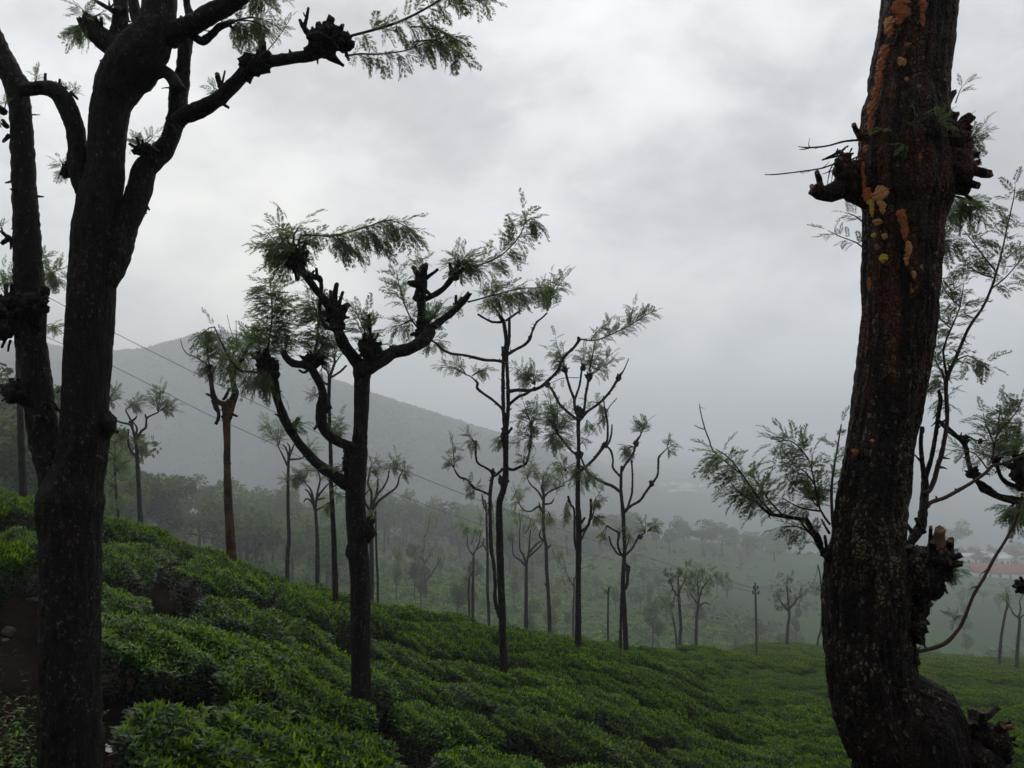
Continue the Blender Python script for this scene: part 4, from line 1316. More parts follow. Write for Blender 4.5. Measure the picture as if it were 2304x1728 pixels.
RT.branch([(1586, 966, 2.4), (1572, 962, 2), (1562, 956, 1.4)], drift=-0.1, d0=-0.04, ns=4, mat='twig')
RT.shoot([(1875, 1186), (1871, 1127), (1873, 1077), (1884, 1009), (1893, 955)], 7, 48, 8, 3, 0.4, 0.05, droop=0.0)
RT.shoot([(1868, 1180), (1845, 1145), (1832, 1082), (1818, 1030), (1795, 1010)], 14, 56, 6, 2, 0.45, 0.12, droop=0.15)
RT.shoot([(1832, 1090), (1812, 1062), (1780, 1045), (1752, 1040)], 8, 54, 4, 2, 0.1, -0.15, droop=0.3)
RT.shoot([(1818, 1032), (1800, 1008), (1775, 990), (1745, 995)], 8, 58, 4, 2, 0.1, 0.2, droop=0.1)
RT.shoot([(1845, 1150), (1800, 1142), (1760, 1120)], 8, 44, 5, 2, 0.2, 0.2, droop=0.2)
RT.cluster(1840, 1140, 1825, 1112, 36, 26, 6, 4, 42, droop=0.0, d0=0.12)
RT.shoot([(1850, 1240), (1830, 1205), (1795, 1185), (1760, 1186)], 10, 46, 6, 2, 0.25, 0.3, droop=0.4)
RT.branch([(1850, 1232, 8), (1838, 1215, 7), (1812, 1188, 6), (1800, 1170, 4)], drift=0.4, ns=6)
for s in ((1850, 1225, 1838, 1196, 6), (1862, 1240, 1856, 1205, 7), (1866, 1200, 1848, 1168, 5)):
    RT.stub(*s)
# tall shoots to the right, out of the lower burl
RT.branch([(2062, 1265, 26), (2046, 1244, 22), (2048, 1225, 20), (2058, 1205, 22), (2073, 1178, 22), (2078, 1140, 19), (2081, 1105, 18), (2080, 1072, 15)], drift=0.25, d0=0.05, ns=12, mat='bark_grey')
RT.branch([(2080, 1076, 13), (2075, 1040, 11), (2072, 1000, 10), (2074, 960, 8)], drift=0.1, d0=0.13, ns=8, mat='bark_grey')
RT.branch([(2081, 1078, 12), (2095, 1032, 11), (2104, 985, 10), (2110, 945, 10), (2116, 900, 10), (2112, 878, 8)], drift=0.05, d0=0.13, ns=8, mat='bark_grey', jag=0.5)
RT.branch([(2080, 1112, 14), (2096, 1095, 11), (2110, 1050, 11), (2122, 1005, 10), (2131, 941, 9), (2128, 875, 9), (2131, 848, 11), (2145, 818, 8), (2164, 773, 8), (2176, 745, 7), (2190, 722, 7), (2212, 690, 6), (2232, 645, 6), (2244, 605, 5)], drift=0.05, d0=0.12, ns=8, mat='twig')
RT.branch([(2083, 1140, 13), (2095, 1130, 10), (2123, 1121, 9), (2155, 1104, 9), (2186, 1086, 8), (2215, 1066, 8), (2234, 1048, 7), (2260, 1042, 6), (2290, 1030, 6), (2330, 1015, 5)], drift=0.05, d0=0.15, ns=8, mat='twig')
RT.branch([(2080, 1200, 12), (2068, 1180, 10), (2060, 1165, 8)], drift=0.1, ns=6)
RT.shoot([(2244, 605), (2256, 560), (2266, 510), (2280, 450), (2284, 420)], 16, 58, 5, 2, 0.0, 0.1, 0.2, droop=0.15)
RT.shoot([(2230, 650), (2262, 625), (2292, 590), (2320, 560)], 10, 58, 4, 2, 0.1, 0.3, 0.2, droop=0.25)
RT.shoot([(2240, 610), (2212, 575), (2190, 545), (2170, 520)], 10, 54, 4, 2, 0.1, -0.2, 0.2, droop=0.1)
RT.shoot([(2240, 625), (2210, 618), (2180, 600), (2160, 595)], 10, 54, 4, 2, 0.1, 0.3, 0.2, droop=0.1)
RT.shoot([(2132, 850), (2122, 790), (2142, 735), (2160, 690), (2168, 640)], 18, 58, 6, 2, 0.1, -0.15, 0.15, droop=0.2)
RT.shoot([(2160, 690), (2130, 660), (2118, 630)], 8, 56, 4, 2, 0.0, 0.2, 0.2, droop=0.1)
RT.shoot([(2142, 740), (2118, 720), (2100, 700)], 8, 54, 4, 2, 0.0, 0.2, 0.2, droop=0.2)
RT.shoot([(2145, 815), (2176, 800), (2200, 812), (2226, 822)], 6, 52, 4, 2, 0.3, -0.1, 0.2, droop=0.0)
RT.shoot([(2126, 850), (2108, 818), (2098, 790)], 8, 50, 5, 2, 0.1, 0.1, 0.2, droop=0.3)
RT.shoot([(2130, 870), (2122, 850), (2116, 830)], 8, 48, 4, 2, 0.0, -0.2, 0.2, droop=0.8)
RT.shoot([(2128, 905), (2120, 900), (2108, 890)], 6, 46, 4, 2, 0.0, 0.2, 0.2, droop=0.9)
RT.shoot([(2234, 1048), (2236, 1010), (2246, 960), (2250, 910)], 18, 52, 5, 2, 0.15, 0.05, 0.25, droop=0.1)
RT.shoot([(2240, 985), (2262, 955), (2285, 930), (2300, 900)], 14, 50, 4, 2, 0.0, -0.2, 0.25, droop=0.1)
RT.shoot([(2238, 1000), (2220, 960), (2212, 930)], 12, 50, 4, 2, 0.0, 0.2, 0.25, droop=0.2)
RT.shoot([(2225, 1060), (2196, 1022), (2170, 1015), (2150, 1012)], 6, 44, 4, 2, 0.2, 0.1, 0.25, droop=0.0)
# the thin arching red shoot
RT.branch([(2040, 1470, 11), (2085, 1462, 9), (2125, 1448, 10), (2150, 1424, 8), (2166, 1400, 8), (2190, 1340, 7), (2214, 1300, 7), (2236, 1258, 7), (2262, 1216, 6), (2284, 1172, 6), (2294, 1140, 5), (2300, 1108, 4)], drift=0.02, d0=-0.03, ns=6, mat='twig')
RT.shoot([(2262, 1216), (2284, 1180), (2296, 1140), (2306, 1100)], 10, 44, 3, 2, 0.4, 0.0, 0.0, droop=0.1)
RT.cluster(2150, 1396, 2148, 1380, 14, 10, 2, 2, 26, w0=2, droop=0)
RT.cluster(2110, 1290, 2140, 1282, 24, 16, 5, 3, 32, w0=3, droop=0.3, d0=-0.08)
RT.done()

# ---------------------------------------------------------------- the dark middle tree
MT = Oak('silver_oak', 'dark middle pollarded tree with knuckled candelabra limbs and ferny tufts, standing in the tea', 'tree', 814, 1655, 7.7, seed=45, detail=1.5)
MT.trunk([(815, 1668, 49), (812, 1500, 43), (810, 1310, 44), (806, 1240, 46), (803, 1190, 47), (799, 1130, 44), (801, 1082, 46), (807, 1035, 38), (811, 960, 32), (813, 900, 34), (814, 860, 36), (815, 835, 42), (815, 818, 40)], ns=40, furrow=0.05, rough=0.04, lump=0.08, step=0.022, down=1.1)
MT.burl(826, 1198, 17, 22, 4, dy=-0.03, amp=0.4)
MT.burl(786, 1240, 9, 16, 0, amp=0.3)
MT.branch([(812, 830, 34), (836, 812, 30), (868, 800, 28), (898, 790, 27), (928, 782, 27), (955, 765, 32), (968, 742, 30)], drift=0.25, ns=18, furrow=0.03, lump=0.2)
MT.branch([(816, 842, 26), (834, 830, 24), (862, 815, 19), (886, 798, 18)], drift=0.0, d0=-0.05, ns=14)
MT.branch([(962, 755, 30), (949, 735, 26), (948, 705, 19), (947, 680, 20), (948, 655, 22), (945, 628, 24), (940, 612, 18)], drift=0.1, d0=0.35, ns=14, lump=0.3)
MT.burl(948, 640, 14, 34, 6, dy=0.35, amp=0.4); MT.burl(954, 748, 20, 24, 4, dy=0.33)
for s in ((942, 622, 929, 600, 13), (950, 622, 960, 592, 10), (948, 614, 946, 598, 7)):
    MT.stub(*s, dy=0.36)
MT.branch([(952, 676, 14), (968, 668, 13), (986, 658, 13), (1004, 643, 13), (1018, 624, 15), (1024, 612, 18)], drift=-0.2, d0=0.36, ns=10)
MT.burl(1022, 615, 13, 14, 4, dy=0.3)
for s in ((1018, 612, 1012, 594, 9), (1026, 610, 1032, 584, 10), (1030, 616, 1040, 604, 7)):
    MT.stub(*s, dy=0.3)
MT.branch([(964, 742, 22), (984, 728, 18), (1008, 710, 17), (1028, 693, 16), (1044, 676, 15), (1057, 659, 13)], drift=0.25, d0=0.32, ns=10, jag=0.4)
MT.stub(1026, 690, 1026, 664, 8, dy=0.42); MT.stub(1030, 682, 1040, 668, 6, dy=0.42)
MT.branch([(818, 832, 34), (798, 808, 28), (782, 788, 27), (770, 766, 26), (762, 748, 24), (756, 726, 26), (746, 700, 24), (735, 680, 19), (722, 665, 17), (708, 648, 16), (694, 630, 16), (681, 613, 16), (668, 594, 20), (655, 572, 26)], drift=-0.2, ns=16, furrow=0.03, lump=0.2)
MT.burl(756, 706, 20, 26, 7, dy=-0.22)
for s in ((750, 694, 744, 655, 9), (754, 690, 758, 638, 12), (762, 690, 772, 656, 8), (766, 700, 778, 684, 6), (768, 716, 786, 714, 6)):
    MT.stub(*s, dy=-0.24, mat='bark_grey')
MT.burl(664, 585, 22, 26, 6, dy=-0.35)
MT.branch([(672, 603, 11), (690, 617, 12), (706, 623, 14), (718, 626, 14), (723, 640, 9), (722, 668, 8), (719, 694, 8), (724, 722, 9), (735, 736, 11), (755, 739, 12), (776, 737, 10)], drift=-0.1, d0=-0.3, ns=8)
MT.stub(712, 622, 712, 604, 7, dy=-0.3)
MT.burl(830, 785, 24, 22, 9, dy=-0.05, up=0.5); MT.stub(830, 775, 832, 742, 8, dy=-0.08); MT.stub(832, 745, 830, 708, 8, dy=-0.08); MT.stub(828, 722, 812, 716, 5, dy=-0.08)
MT.burl(888, 786, 11, 9, 4, dy=0.1)
MT.branch([(800, 1092, 46), (776, 1085, 30), (750, 1068, 25), (720, 1048, 23), (692, 1020, 21), (665, 987, 20), (650, 960, 21), (640, 942, 22), (630, 915, 18), (622, 890, 19), (617, 862, 23), (606, 840, 28), (594, 820, 26), (581, 802, 18)], drift=0.12, d0=-0.02, ns=16, furrow=0.03, lump=0.2)
MT.burl(602, 832, 24, 28, 9, dy=0.1); MT.burl(654, 962, 13, 12, 3, dy=0.05)
for s in ((590, 818, 580, 790, 14), (600, 816, 598, 784, 12), (612, 824, 624, 812, 8), (592, 836, 576, 838, 8), (664, 956, 672, 940, 10)):
    MT.stub(*s, dy=0.1)
MT.branch([(802, 1012, 36), (786, 1004, 24), (765, 995, 22), (742, 982, 23), (728, 964, 25), (722, 940, 26), (724, 912, 24), (727, 890, 20), (722, 868, 18), (710, 844, 18), (698, 828, 17), (680, 820, 16), (660, 818, 18), (644, 804, 15), (636, 790, 13)], drift=-0.15, d0=-0.02, ns=14, furrow=0.03, lump=0.22)
MT.branch([(786, 1080, 22), (782, 1046, 19), (783, 1020, 20), (786, 1004, 22)], drift=0.1, d0=-0.05, ns=12)
MT.burl(704, 812, 22, 16, 7, dy=-0.1); MT.burl(724, 935, 11, 26, 4, dy=-0.1, amp=0.3); MT.burl(780, 1050, 10, 14, 3, dy=-0.06)
MT.branch([(696, 830, 8), (684, 838, 6), (672, 832, 5)], drift=0.0, ns=5)
# leaves
MT.cluster(658, 575, 655, 535, 62, 56, 11, 5, 54, w0=5, droop=0.55, d0=-0.35)
MT.shoot([(671, 588), (673, 556), (676, 530), (705, 529), (750, 531)], 5, 44, 6, 4, 0.5, 0.0, -0.35, droop=0.4)
MT.shoot([(676, 530), (712, 530), (748, 531), (800, 518), (838, 506), (870, 495), (905, 505), (924, 517)], 30, 58, 5, 2, 0.30, -0.12, -0.35, droop=0.75)
MT.shoot([(756, 530), (775, 548), (795, 562)], 8, 52, 3, 2, 0.0, 0.2, -0.4, droop=0.9)
MT.shoot([(820, 512), (845, 530), (862, 552)], 8, 50, 3, 2, 0.0, -0.2, -0.4, droop=0.9)
MT.shoot([(600, 800), (606, 760), (612, 710), (610, 660), (606, 628)], 72, 58, 5, 2, 0.0, 0.05, 0.1, droop=0.5, spread=1.0)
MT.shoot([(640, 795), (646, 770), (640, 740), (630, 700)], 14, 46, 4, 2, 0.1, 0.1, 0.1, droop=0.5, spread=1.0)
MT.shoot([(704, 808), (712, 770), (716, 730), (708, 690), (700, 665)], 54, 52, 5, 2, 0.05, 0.2, -0.1, droop=0.4, spread=1.0)
MT.cluster(705, 808, 735, 775, 22, 28, 4, 4, 40, droop=0.3)
MT.cluster(832, 785, 822, 720, 30, 36, 7, 4, 40, droop=0.2)
MT.cluster(832, 790, 850, 775, 26, 18, 4, 2, 30, droop=0.2)
MT.shoot([(952, 752), (930, 725), (912, 690), (900, 650), (892, 608)], 20, 46, 5, 2, 0.2, 0.2, 0.3, droop=0.2)
MT.shoot([(925, 720), (905, 730), (885, 735)], 7, 44, 4, 2, 0.2, 0.2, 0.35, droop=0.2)
MT.cluster(952, 745, 975, 690, 22, 34, 6, 4, 38, droop=0.3, d0=0.35)
MT.cluster(945, 610, 945, 590, 22, 14, 4, 2, 30, w0=3, droop=0.0, d0=0.3)
MT.shoot([(1035, 608), (1060, 600), (1092, 592), (1128, 574), (1155, 549), (1172, 526), (1181, 500), (1180, 476)], 34, 50, 5, 2, 0.12, 0.1, 0.3, droop=0.6)
MT.cluster(1028, 605, 1052, 580, 34, 28, 8, 4, 46, droop=0.6, d0=0.3)
MT.shoot([(1182, 500), (1196, 492), (1208, 500)], 7, 46, 3, 2, 0.0, 0.1, 0.4, droop=0.7)
MT.shoot([(1052, 680), (1079, 673), (1123, 661), (1170, 649), (1202, 648), (1242, 646)], 34, 52, 5, 2, 0.2, 0.1, 0.4, droop=0.7)
MT.shoot([(1110, 660), (1106, 640), (1118, 625)], 6, 40, 3, 2, 0.0, 0.1, 0.5, droop=0.4)
MT.cluster(1030, 690, 1022, 690, 16, 20, 3, 2, 30, w0=3, droop=0.8, d0=0.4)
MT.shoot([(588, 838), (560, 836), (540, 833), (516, 806), (506, 786), (494, 762), (482, 735)], 16, 56, 8, 3, 0.4, -0.1, 0.1, droop=1.0)
MT.shoot([(484, 736), (470, 738), (455, 752)], 6, 50, 3, 2, 0.2, -0.1, 0.0, droop=1.3)
MT.cluster(600, 826, 580, 858, 36, 22, 7, 3, 44, droop=1.2)
MT.cluster(730, 1010, 640, 900, 1, 1, 0, 0, 30)
MT.cluster(826, 1180, 832, 1168, 10, 10, 3, 2, 22, w0=2, droop=-0.2)
MT.cluster(720, 900, 716, 885, 14, 14, 3, 2, 22, w0=2, droop=0)
MT.cluster(660, 955, 666, 960, 26, 16, 5, 2, 28, w0=3, droop=0.3)
MT.cluster(780, 1050, 758, 1040, 16, 12, 3, 2, 26, w0=2, droop=0.9)
MT.shoot([(600, 850), (618, 870), (640, 896)], 4, 30, 3, 1.5, 0.3, 0.0, 0.1, droop=0.8)
MT.done()

# ---------------------------------------------------------------- the tree with the stripped orange trunk
ST = Oak('silver_oak', 'smaller tree with a bare orange-brown trunk and twisted top', 'tree', 520, 1262, hit(522, 1266), bark='bark_red', seed=52, detail=1.5)
ST.trunk([(521, 1266, 22), (519, 1220, 20), (516, 1170, 19), (513, 1120, 18), (511, 1050, 15), (511, 1000, 15), (510, 955, 17), (511, 936, 22), (517, 914, 24), (520, 900, 20)], ns=24, rough=0.05, lump=0.08, furrow=0.02, step=0.035, down=1.1)
ST.branch([(516, 915, 22), (524, 900, 18), (529, 885, 16), (526, 868, 13), (523, 850, 13), (520, 832, 14)], drift=0.1, ns=12, mat='bark', lump=0.25)
ST.branch([(524, 850, 12), (534, 828, 11), (549, 798, 10), (558, 780, 8)], drift=0.2, ns=9, mat='bark')
ST.branch([(524, 907, 11), (508, 908, 11), (494, 906, 12), (482, 896, 13), (477, 875, 11), (475, 856, 10), (472, 838, 13)], drift=-0.25, ns=10, jag=0.4)
ST.branch([(480, 900, 12), (486, 916, 12), (492, 930, 8), (490, 944, 8), (485, 955, 7)], drift=-0.1, d0=-0.08, ns=9, mat='bark', jag=0.5)
ST.branch([(502, 900, 7), (510, 888, 7), (517, 872, 6)], drift=0.1, ns=7, mat='bark')
for s in ((470, 840, 464, 824, 8), (474, 838, 486, 826, 7), (522, 838, 516, 824, 8), (478, 892, 464, 886, 6), (518, 930, 534, 937, 6), (514, 1050, 518, 1042, 6), (504, 928, 500, 912, 6)):
    ST.stub(*s, mat='bark')
ST.burl(471, 832, 10, 9, 3, mat='bark'); ST.burl(521, 832, 10, 9, 3, mat='bark'); ST.burl(511, 938, 12, 9, 0, amp=0.25, mat='bark')
ST.branch([(474, 826, 5), (452, 811, 3), (436, 802, 3), (421, 796, 2.4), (411, 782, 2), (406, 764, 1.4)], drift=0.1, ns=5, mat='twig')
ST.branch([(452, 811, 2), (446, 800, 1.6), (444, 784, 1.2)], drift=0.1, ns=4, mat='twig')
ST.branch([(536, 790, 3), (532, 765, 2), (531, 720, 1.2)], drift=0.1, ns=4, mat='twig')
ST.branch([(536, 780, 2), (520, 745, 1.6), (511, 708, 1.2)], drift=0.1, ns=4, mat='twig')
ST.cluster(472, 826, 474, 796, 24, 34, 4, 3, 34, droop=0.9)
ST.cluster(525, 826, 540, 765, 52, 24, 7, 4, 36, droop=0.4)
ST.cluster(555, 785, 600, 760, 38, 18, 5, 4, 34, droop=0.4)
ST.cluster(522, 828, 512, 815, 26, 18, 3, 2, 30, droop=0.8)
ST.cluster(556, 790, 548, 820, 22, 16, 3, 2, 30, droop=0.8)
ST.done()

# ---------------------------------------------------------------- tall slim trees along the crest
T2 = Oak('silver_oak', 'tall slim twin-stemmed tree with long side arms, right of the dark middle tree', 'tree', 1133, 1495, hit(1133, 1500), bark='bark_grey', seed=61, detail=1.6)
T2.trunk([(1133, 1500, 18), (1131, 1440, 16), (1130, 1380, 16), (1128, 1330, 16), (1125, 1250, 17), (1124, 1200, 16), (1123, 1150, 15), (1124, 1130, 14), (1131, 1106, 14), (1137, 1080, 14), (1138, 1030, 12), (1137, 985, 14), (1138, 955, 13), (1139, 930, 13)], ns=14, lump=0.1, step=0.05, down=1.1, mat='bark')
T2.branch([(1137, 962, 10), (1133, 930, 9), (1132, 880, 9), (1132, 830, 8), (1134, 795, 9), (1139, 778, 11), (1139, 764, 10), (1136, 740, 9), (1132, 718, 8)], drift=0.02, ns=8)
T2.branch([(1139, 962, 10), (1143, 925, 9), (1143, 880, 9), (1141, 830, 8), (1140, 795, 8), (1145, 772, 7), (1146, 745, 7), (1146, 716, 6)], drift=-0.02, ns=8)
for b in ([(1132, 724, 6), (1120, 725, 6), (1107, 724, 6), (1090, 716, 5), (1075, 707, 5)], [(1138, 722, 6), (1152, 712, 6), (1162, 705, 5), (1170, 700, 5)], [(1141, 798, 8), (1160, 787, 7), (1180, 776, 7), (1191, 764, 8), (1198, 745, 5), (1207, 726, 5), (1220, 715, 4), (1231, 704, 4)],
          [(1133, 814, 8), (1115, 811, 7), (1091, 810, 7), (1070, 805, 7), (1043, 799, 6), (1018, 796, 6), (996, 787, 6), (984, 774, 4), (970, 767, 3)], [(1132, 922, 7), (1120, 910, 6), (1106, 898, 6), (1090, 887, 6), (1074, 874, 7), (1074, 862, 5), (1060, 848, 3), (1046, 842, 3)],
          [(1140, 883, 9), (1160, 878, 8), (1186, 879, 8), (1204, 876, 8), (1220, 868, 8), (1240, 850, 8), (1255, 834, 8), (1264, 812, 7), (1275, 797, 7), (1292, 781, 7), (1305, 762, 8)], [(1142, 914, 8), (1155, 902, 7), (1168, 892, 7), (1182, 887, 7), (1196, 878, 5), (1204, 870, 4)],
          [(1140, 1053, 8), (1153, 1057, 7), (1168, 1051, 7), (1183, 1043, 6), (1190, 1022, 5), (1195, 991, 5), (1196, 952, 4)],
          [(1124, 1388, 10), (1114, 1350, 9), (1114, 1310, 9), (1110, 1262, 9), (1105, 1235, 9), (1103, 1160, 9), (1103, 1108, 9), (1109, 1070, 8), (1114, 1062, 7)], [(1110, 1072, 6), (1104, 1060, 6), (1092, 1052, 5), (1074, 1040, 5), (1070, 1012, 5), (1072, 992, 4)],
          [(1103, 1114, 6), (1084, 1105, 5), (1064, 1097, 5), (1052, 1080, 5), (1034, 1073, 5), (1022, 1056, 4)], [(1112, 1072, 6), (1122, 1064, 6), (1132, 1055, 6)]):
    T2.branch(b, ns=7)
for s in ((1131, 800, 1130, 780, 6), (1131, 720, 1122, 708, 8), (1170, 700, 1168, 694, 5), (1191, 766, 1190, 756, 5), (1074, 866, 1075, 860, 6), (1128, 1086, 1122, 1078, 5), (1136, 1085, 1146, 1082, 7), (1110, 1066, 1109, 1054, 7), (1305, 764, 1300, 758, 6)):
    T2.stub(*s)
T2.burl(1136, 985, 9, 16, 2); T2.burl(1131, 1085, 8, 14, 2)
for c in ((1132, 718, 1120, 655, 36, 36, 6, 4, 30), (1232, 700, 1236, 655, 26, 32, 6, 4, 28), (1234, 690, 1252, 618, 22, 16, 5, 3, 26), (970, 767, 985, 772, 26, 22, 5, 3, 24), (1048, 842, 1015, 824, 28, 12, 4, 4, 24), (1062, 846, 1086, 826, 16, 14, 4, 3, 22),
          (1204, 866, 1182, 828, 30, 26, 9, 5, 26), (1196, 955, 1186, 930, 30, 34, 8, 5, 26), (1195, 985, 1170, 985, 34, 22, 7, 4, 24), (1022, 1054, 1016, 1015, 12, 30, 5, 4, 22), (1072, 992, 1056, 1010, 12, 18, 3, 3, 20), (1070, 1000, 1052, 980, 12, 8, 2, 3, 20),
          (1070, 1098, 1066, 1098, 22, 20, 5, 3, 20), (1132, 985, 1118, 990, 10, 12, 3, 3, 20), (1180, 1050, 1172, 1025, 14, 12, 3, 3, 20)):
    T2.cluster(*c, w0=2.5, droop=0.3)
T2.shoot([(1306, 763), (1338, 766), (1376, 752), (1415, 733), (1448, 712), (1470, 700)], 34, 28, 4, 2, 0.25, -0.1, 0.2, droop=-0.15)
T2.shoot([(1330, 764), (1345, 745), (1375, 722)], 14, 28, 3, 2, 0.1, 0.2, 0.2, droop=0.1)
T2.shoot([(1415, 730), (1422, 705), (1425, 690)], 8, 26, 3, 2, 0.1, 0.2, 0.2, droop=0.1)
T2.done()

T3 = Oak('silver_oak', 'slim straight crest tree with a spray of upright branches, second of the tall slim trees', 'tree', 1301, 1462, hit(1301, 1468), bark='bark_grey', seed=71, detail=1.6)
T3.trunk([(1300, 1470, 16), (1301, 1400, 14), (1301, 1310, 12), (1302, 1240, 13), (1302, 1170, 13), (1300, 1130, 11), (1301, 1056, 9), (1302, 1000, 8), (1301, 960, 9), (1302, 935, 10)], ns=12, lump=0.1, step=0.06, down=1.1, mat='bark')
for b in ([(1302, 938, 9), (1294, 920, 7), (1292, 898, 7), (1284, 878, 6), (1278, 858, 6), (1272, 834, 6)], [(1292, 902, 6), (1300, 880, 5), (1305, 862, 5), (1309, 830, 5)], [(1304, 942, 7), (1314, 922, 6), (1318, 888, 6), (1322, 868, 6), (1325, 848, 6)],
          [(1304, 946, 7), (1322, 926, 6), (1342, 912, 6), (1358, 898, 6), (1375, 878, 6), (1386, 860, 6), (1394, 846, 7), (1404, 832, 3), (1415, 806, 2)], [(1300, 944, 7), (1288, 936, 6), (1272, 922, 6), (1258, 908, 6), (1248, 888, 6), (1240, 874, 6), (1230, 866, 5)],
          [(1300, 1026, 6), (1290, 1018, 5), (1276, 1004, 5), (1266, 990, 4), (1252, 972, 3)], [(1306, 1060, 8), (1322, 1047, 7), (1336, 1033, 7), (1348, 1018, 7), (1360, 1003, 8)], [(1362, 1002, 6), (1367, 985, 5), (1367, 952, 5), (1364, 936, 5), (1360, 915, 3), (1358, 890, 2)], [(1362, 1003, 5), (1370, 996, 5), (1376, 975, 4), (1377, 955, 3)],
          [(1362, 930, 3), (1374, 912, 2), (1388, 896, 2)], [(1306, 1196, 8), (1322, 1184, 7), (1329, 1160, 6), (1330, 1130, 6)], [(1298, 1240, 6), (1293, 1214, 5), (1292, 1150, 5), (1284, 1135, 5), (1278, 1116, 5)], [(1330, 1170, 4), (1336, 1150, 3), (1338, 1125, 3)], [(1302, 1230, 5), (1314, 1200, 4), (1326, 1180, 3)]):
    T3.branch(b, ns=7)
T3.burl(1303, 928, 8, 14, 4); T3.burl(1325, 848, 8, 9, 3); T3.burl(1312, 826, 6, 8, 2); T3.burl(1271, 832, 7, 8, 3); T3.burl(1303, 1024, 9, 9, 2); T3.burl(1392, 850, 6, 7, 3); T3.burl(1231, 866, 7, 6, 3); T3.burl(1361, 1002, 7, 6, 3)
T3.stub(1308, 1176, 1316, 1164, 6); T3.stub(1330, 1136, 1329, 1122, 6)
for c in ((1272, 832, 1250, 780, 18, 36, 6, 4, 24), (1270, 830, 1262, 815, 14, 18, 3, 3, 22), (1310, 826, 1326, 800, 22, 26, 6, 4, 24), (1326, 846, 1358, 800, 26, 30, 7, 4, 24), (1326, 842, 1330, 770, 12, 14, 2, 3, 20), (1345, 908, 1342, 912, 24, 14, 5, 3, 22), (1252, 972, 1268, 940, 34, 44, 12, 5, 24), (1250, 975, 1270, 990, 40, 24, 10, 4, 24), (1252, 972, 1236, 920, 26, 30, 8, 4, 24),
          (1304, 1046, 1326, 1076, 28, 20, 8, 4, 22), (1300, 1040, 1285, 1070, 20, 24, 5, 3, 22), (1274, 1060, 1260, 1045, 20, 12, 4, 3, 22), (1364, 936, 1348, 950, 14, 12, 3, 3, 20), (1306, 1000, 1314, 990, 8, 10, 2, 3, 18), (1320, 945, 1326, 955, 14, 12, 3, 3, 20), (1280, 1118, 1268, 1160, 14, 12, 4, 3, 20), (1338, 1125, 1345, 1120, 14, 18, 5, 3, 20), (1330, 1160, 1352, 1165, 14, 18, 5, 3, 20), (1302, 850, 1240, 866, 10, 8, 1, 2, 18)):
    T3.cluster(*c, w0=2, droop=0.25)
T3.done()

T4 = Oak('silver_oak', 'last slim tree of the crest, branching low into open bare arms', 'tree', 1408, 1462, hit(1408, 1468), bark='bark_grey', seed=81, detail=1.6)
T4.trunk([(1409, 1470, 12), (1407, 1420, 11), (1405, 1380, 11), (1402, 1330, 11), (1402, 1300, 10), (1405, 1240, 8), (1404, 1200, 8), (1402, 1155, 9), (1399, 1125, 8), (1397, 1100, 7), (1398, 1060, 6), (1399, 1048, 5)], ns=10, lump=0.1, step=0.07, down=1.1, mat='bark')
for b in ([(1399, 1060, 6), (1408, 1044, 5), (1421, 1028, 5), (1428, 1010, 5), (1432, 994, 6), (1442, 978, 4)], [(1398, 1074, 6), (1388, 1064, 5), (1379, 1052, 5), (1379, 1032, 4), (1374, 1014, 5), (1366, 1004, 4)], [(1397, 1108, 7), (1378, 1094, 7), (1358, 1086, 7), (1340, 1076, 7), (1326, 1066, 6), (1314, 1046, 5), (1307, 1028, 4)],
          [(1404, 1152, 8), (1420, 1138, 6), (1440, 1126, 6), (1454, 1106, 6), (1466, 1090, 6), (1479, 1070, 5), (1481, 1048, 5), (1482, 1030, 5), (1490, 1020, 3), (1500, 1010, 2)], [(1410, 1146, 5), (1416, 1130, 5), (1422, 1108, 5), (1423, 1070, 4), (1421, 1036, 4)], [(1402, 1252, 6), (1394, 1240, 5), (1390, 1222, 5), (1392, 1200, 6), (1380, 1192, 4), (1366, 1183, 4)],
          [(1404, 1250, 5), (1390, 1246, 4), (1376, 1226, 4), (1370, 1206, 3)], [(1406, 1250, 6), (1422, 1234, 5), (1432, 1216, 5), (1440, 1206, 5), (1452, 1198, 3)], [(1402, 1330, 8), (1410, 1318, 7), (1412, 1300, 7), (1413, 1280, 7)], [(1406, 1240, 4), (1412, 1224, 3), (1418, 1205, 3)]):
    T4.branch(b, ns=6)
T4.branch([(1401, 1320, 7), (1398, 1350, 6), (1397, 1400, 6), (1396, 1440, 7), (1396, 1470, 7)], drift=0.02, ns=6)
T4.burl(1431, 998, 6, 7, 2); T4.burl(1466, 1088, 6, 6, 2); T4.burl(1413, 1280, 6, 8, 2); T4.burl(1440, 1208, 6, 5, 2)
for c in ((1442, 978, 1442, 945, 17, 24, 6, 4, 22), (1428, 1006, 1410, 1005, 14, 22, 5, 4, 20), (1500, 1010, 1508, 1000, 14, 12, 4, 3, 20), (1452, 1198, 1448, 1185, 10, 18, 4, 3, 18), (1456, 1196, 1474, 1188, 10, 12, 4, 3, 18), (1366, 1183, 1356, 1205, 12, 10, 3, 3, 18), (1418, 1205, 1416, 1196, 10, 12, 3, 3, 18), (1396, 1200, 1396, 1186, 10, 8, 2, 3, 16), (1424, 1040, 1420, 1020, 8, 14, 2, 3, 18)):
    T4.cluster(*c, w0=2, droop=0.15)
T4.done()

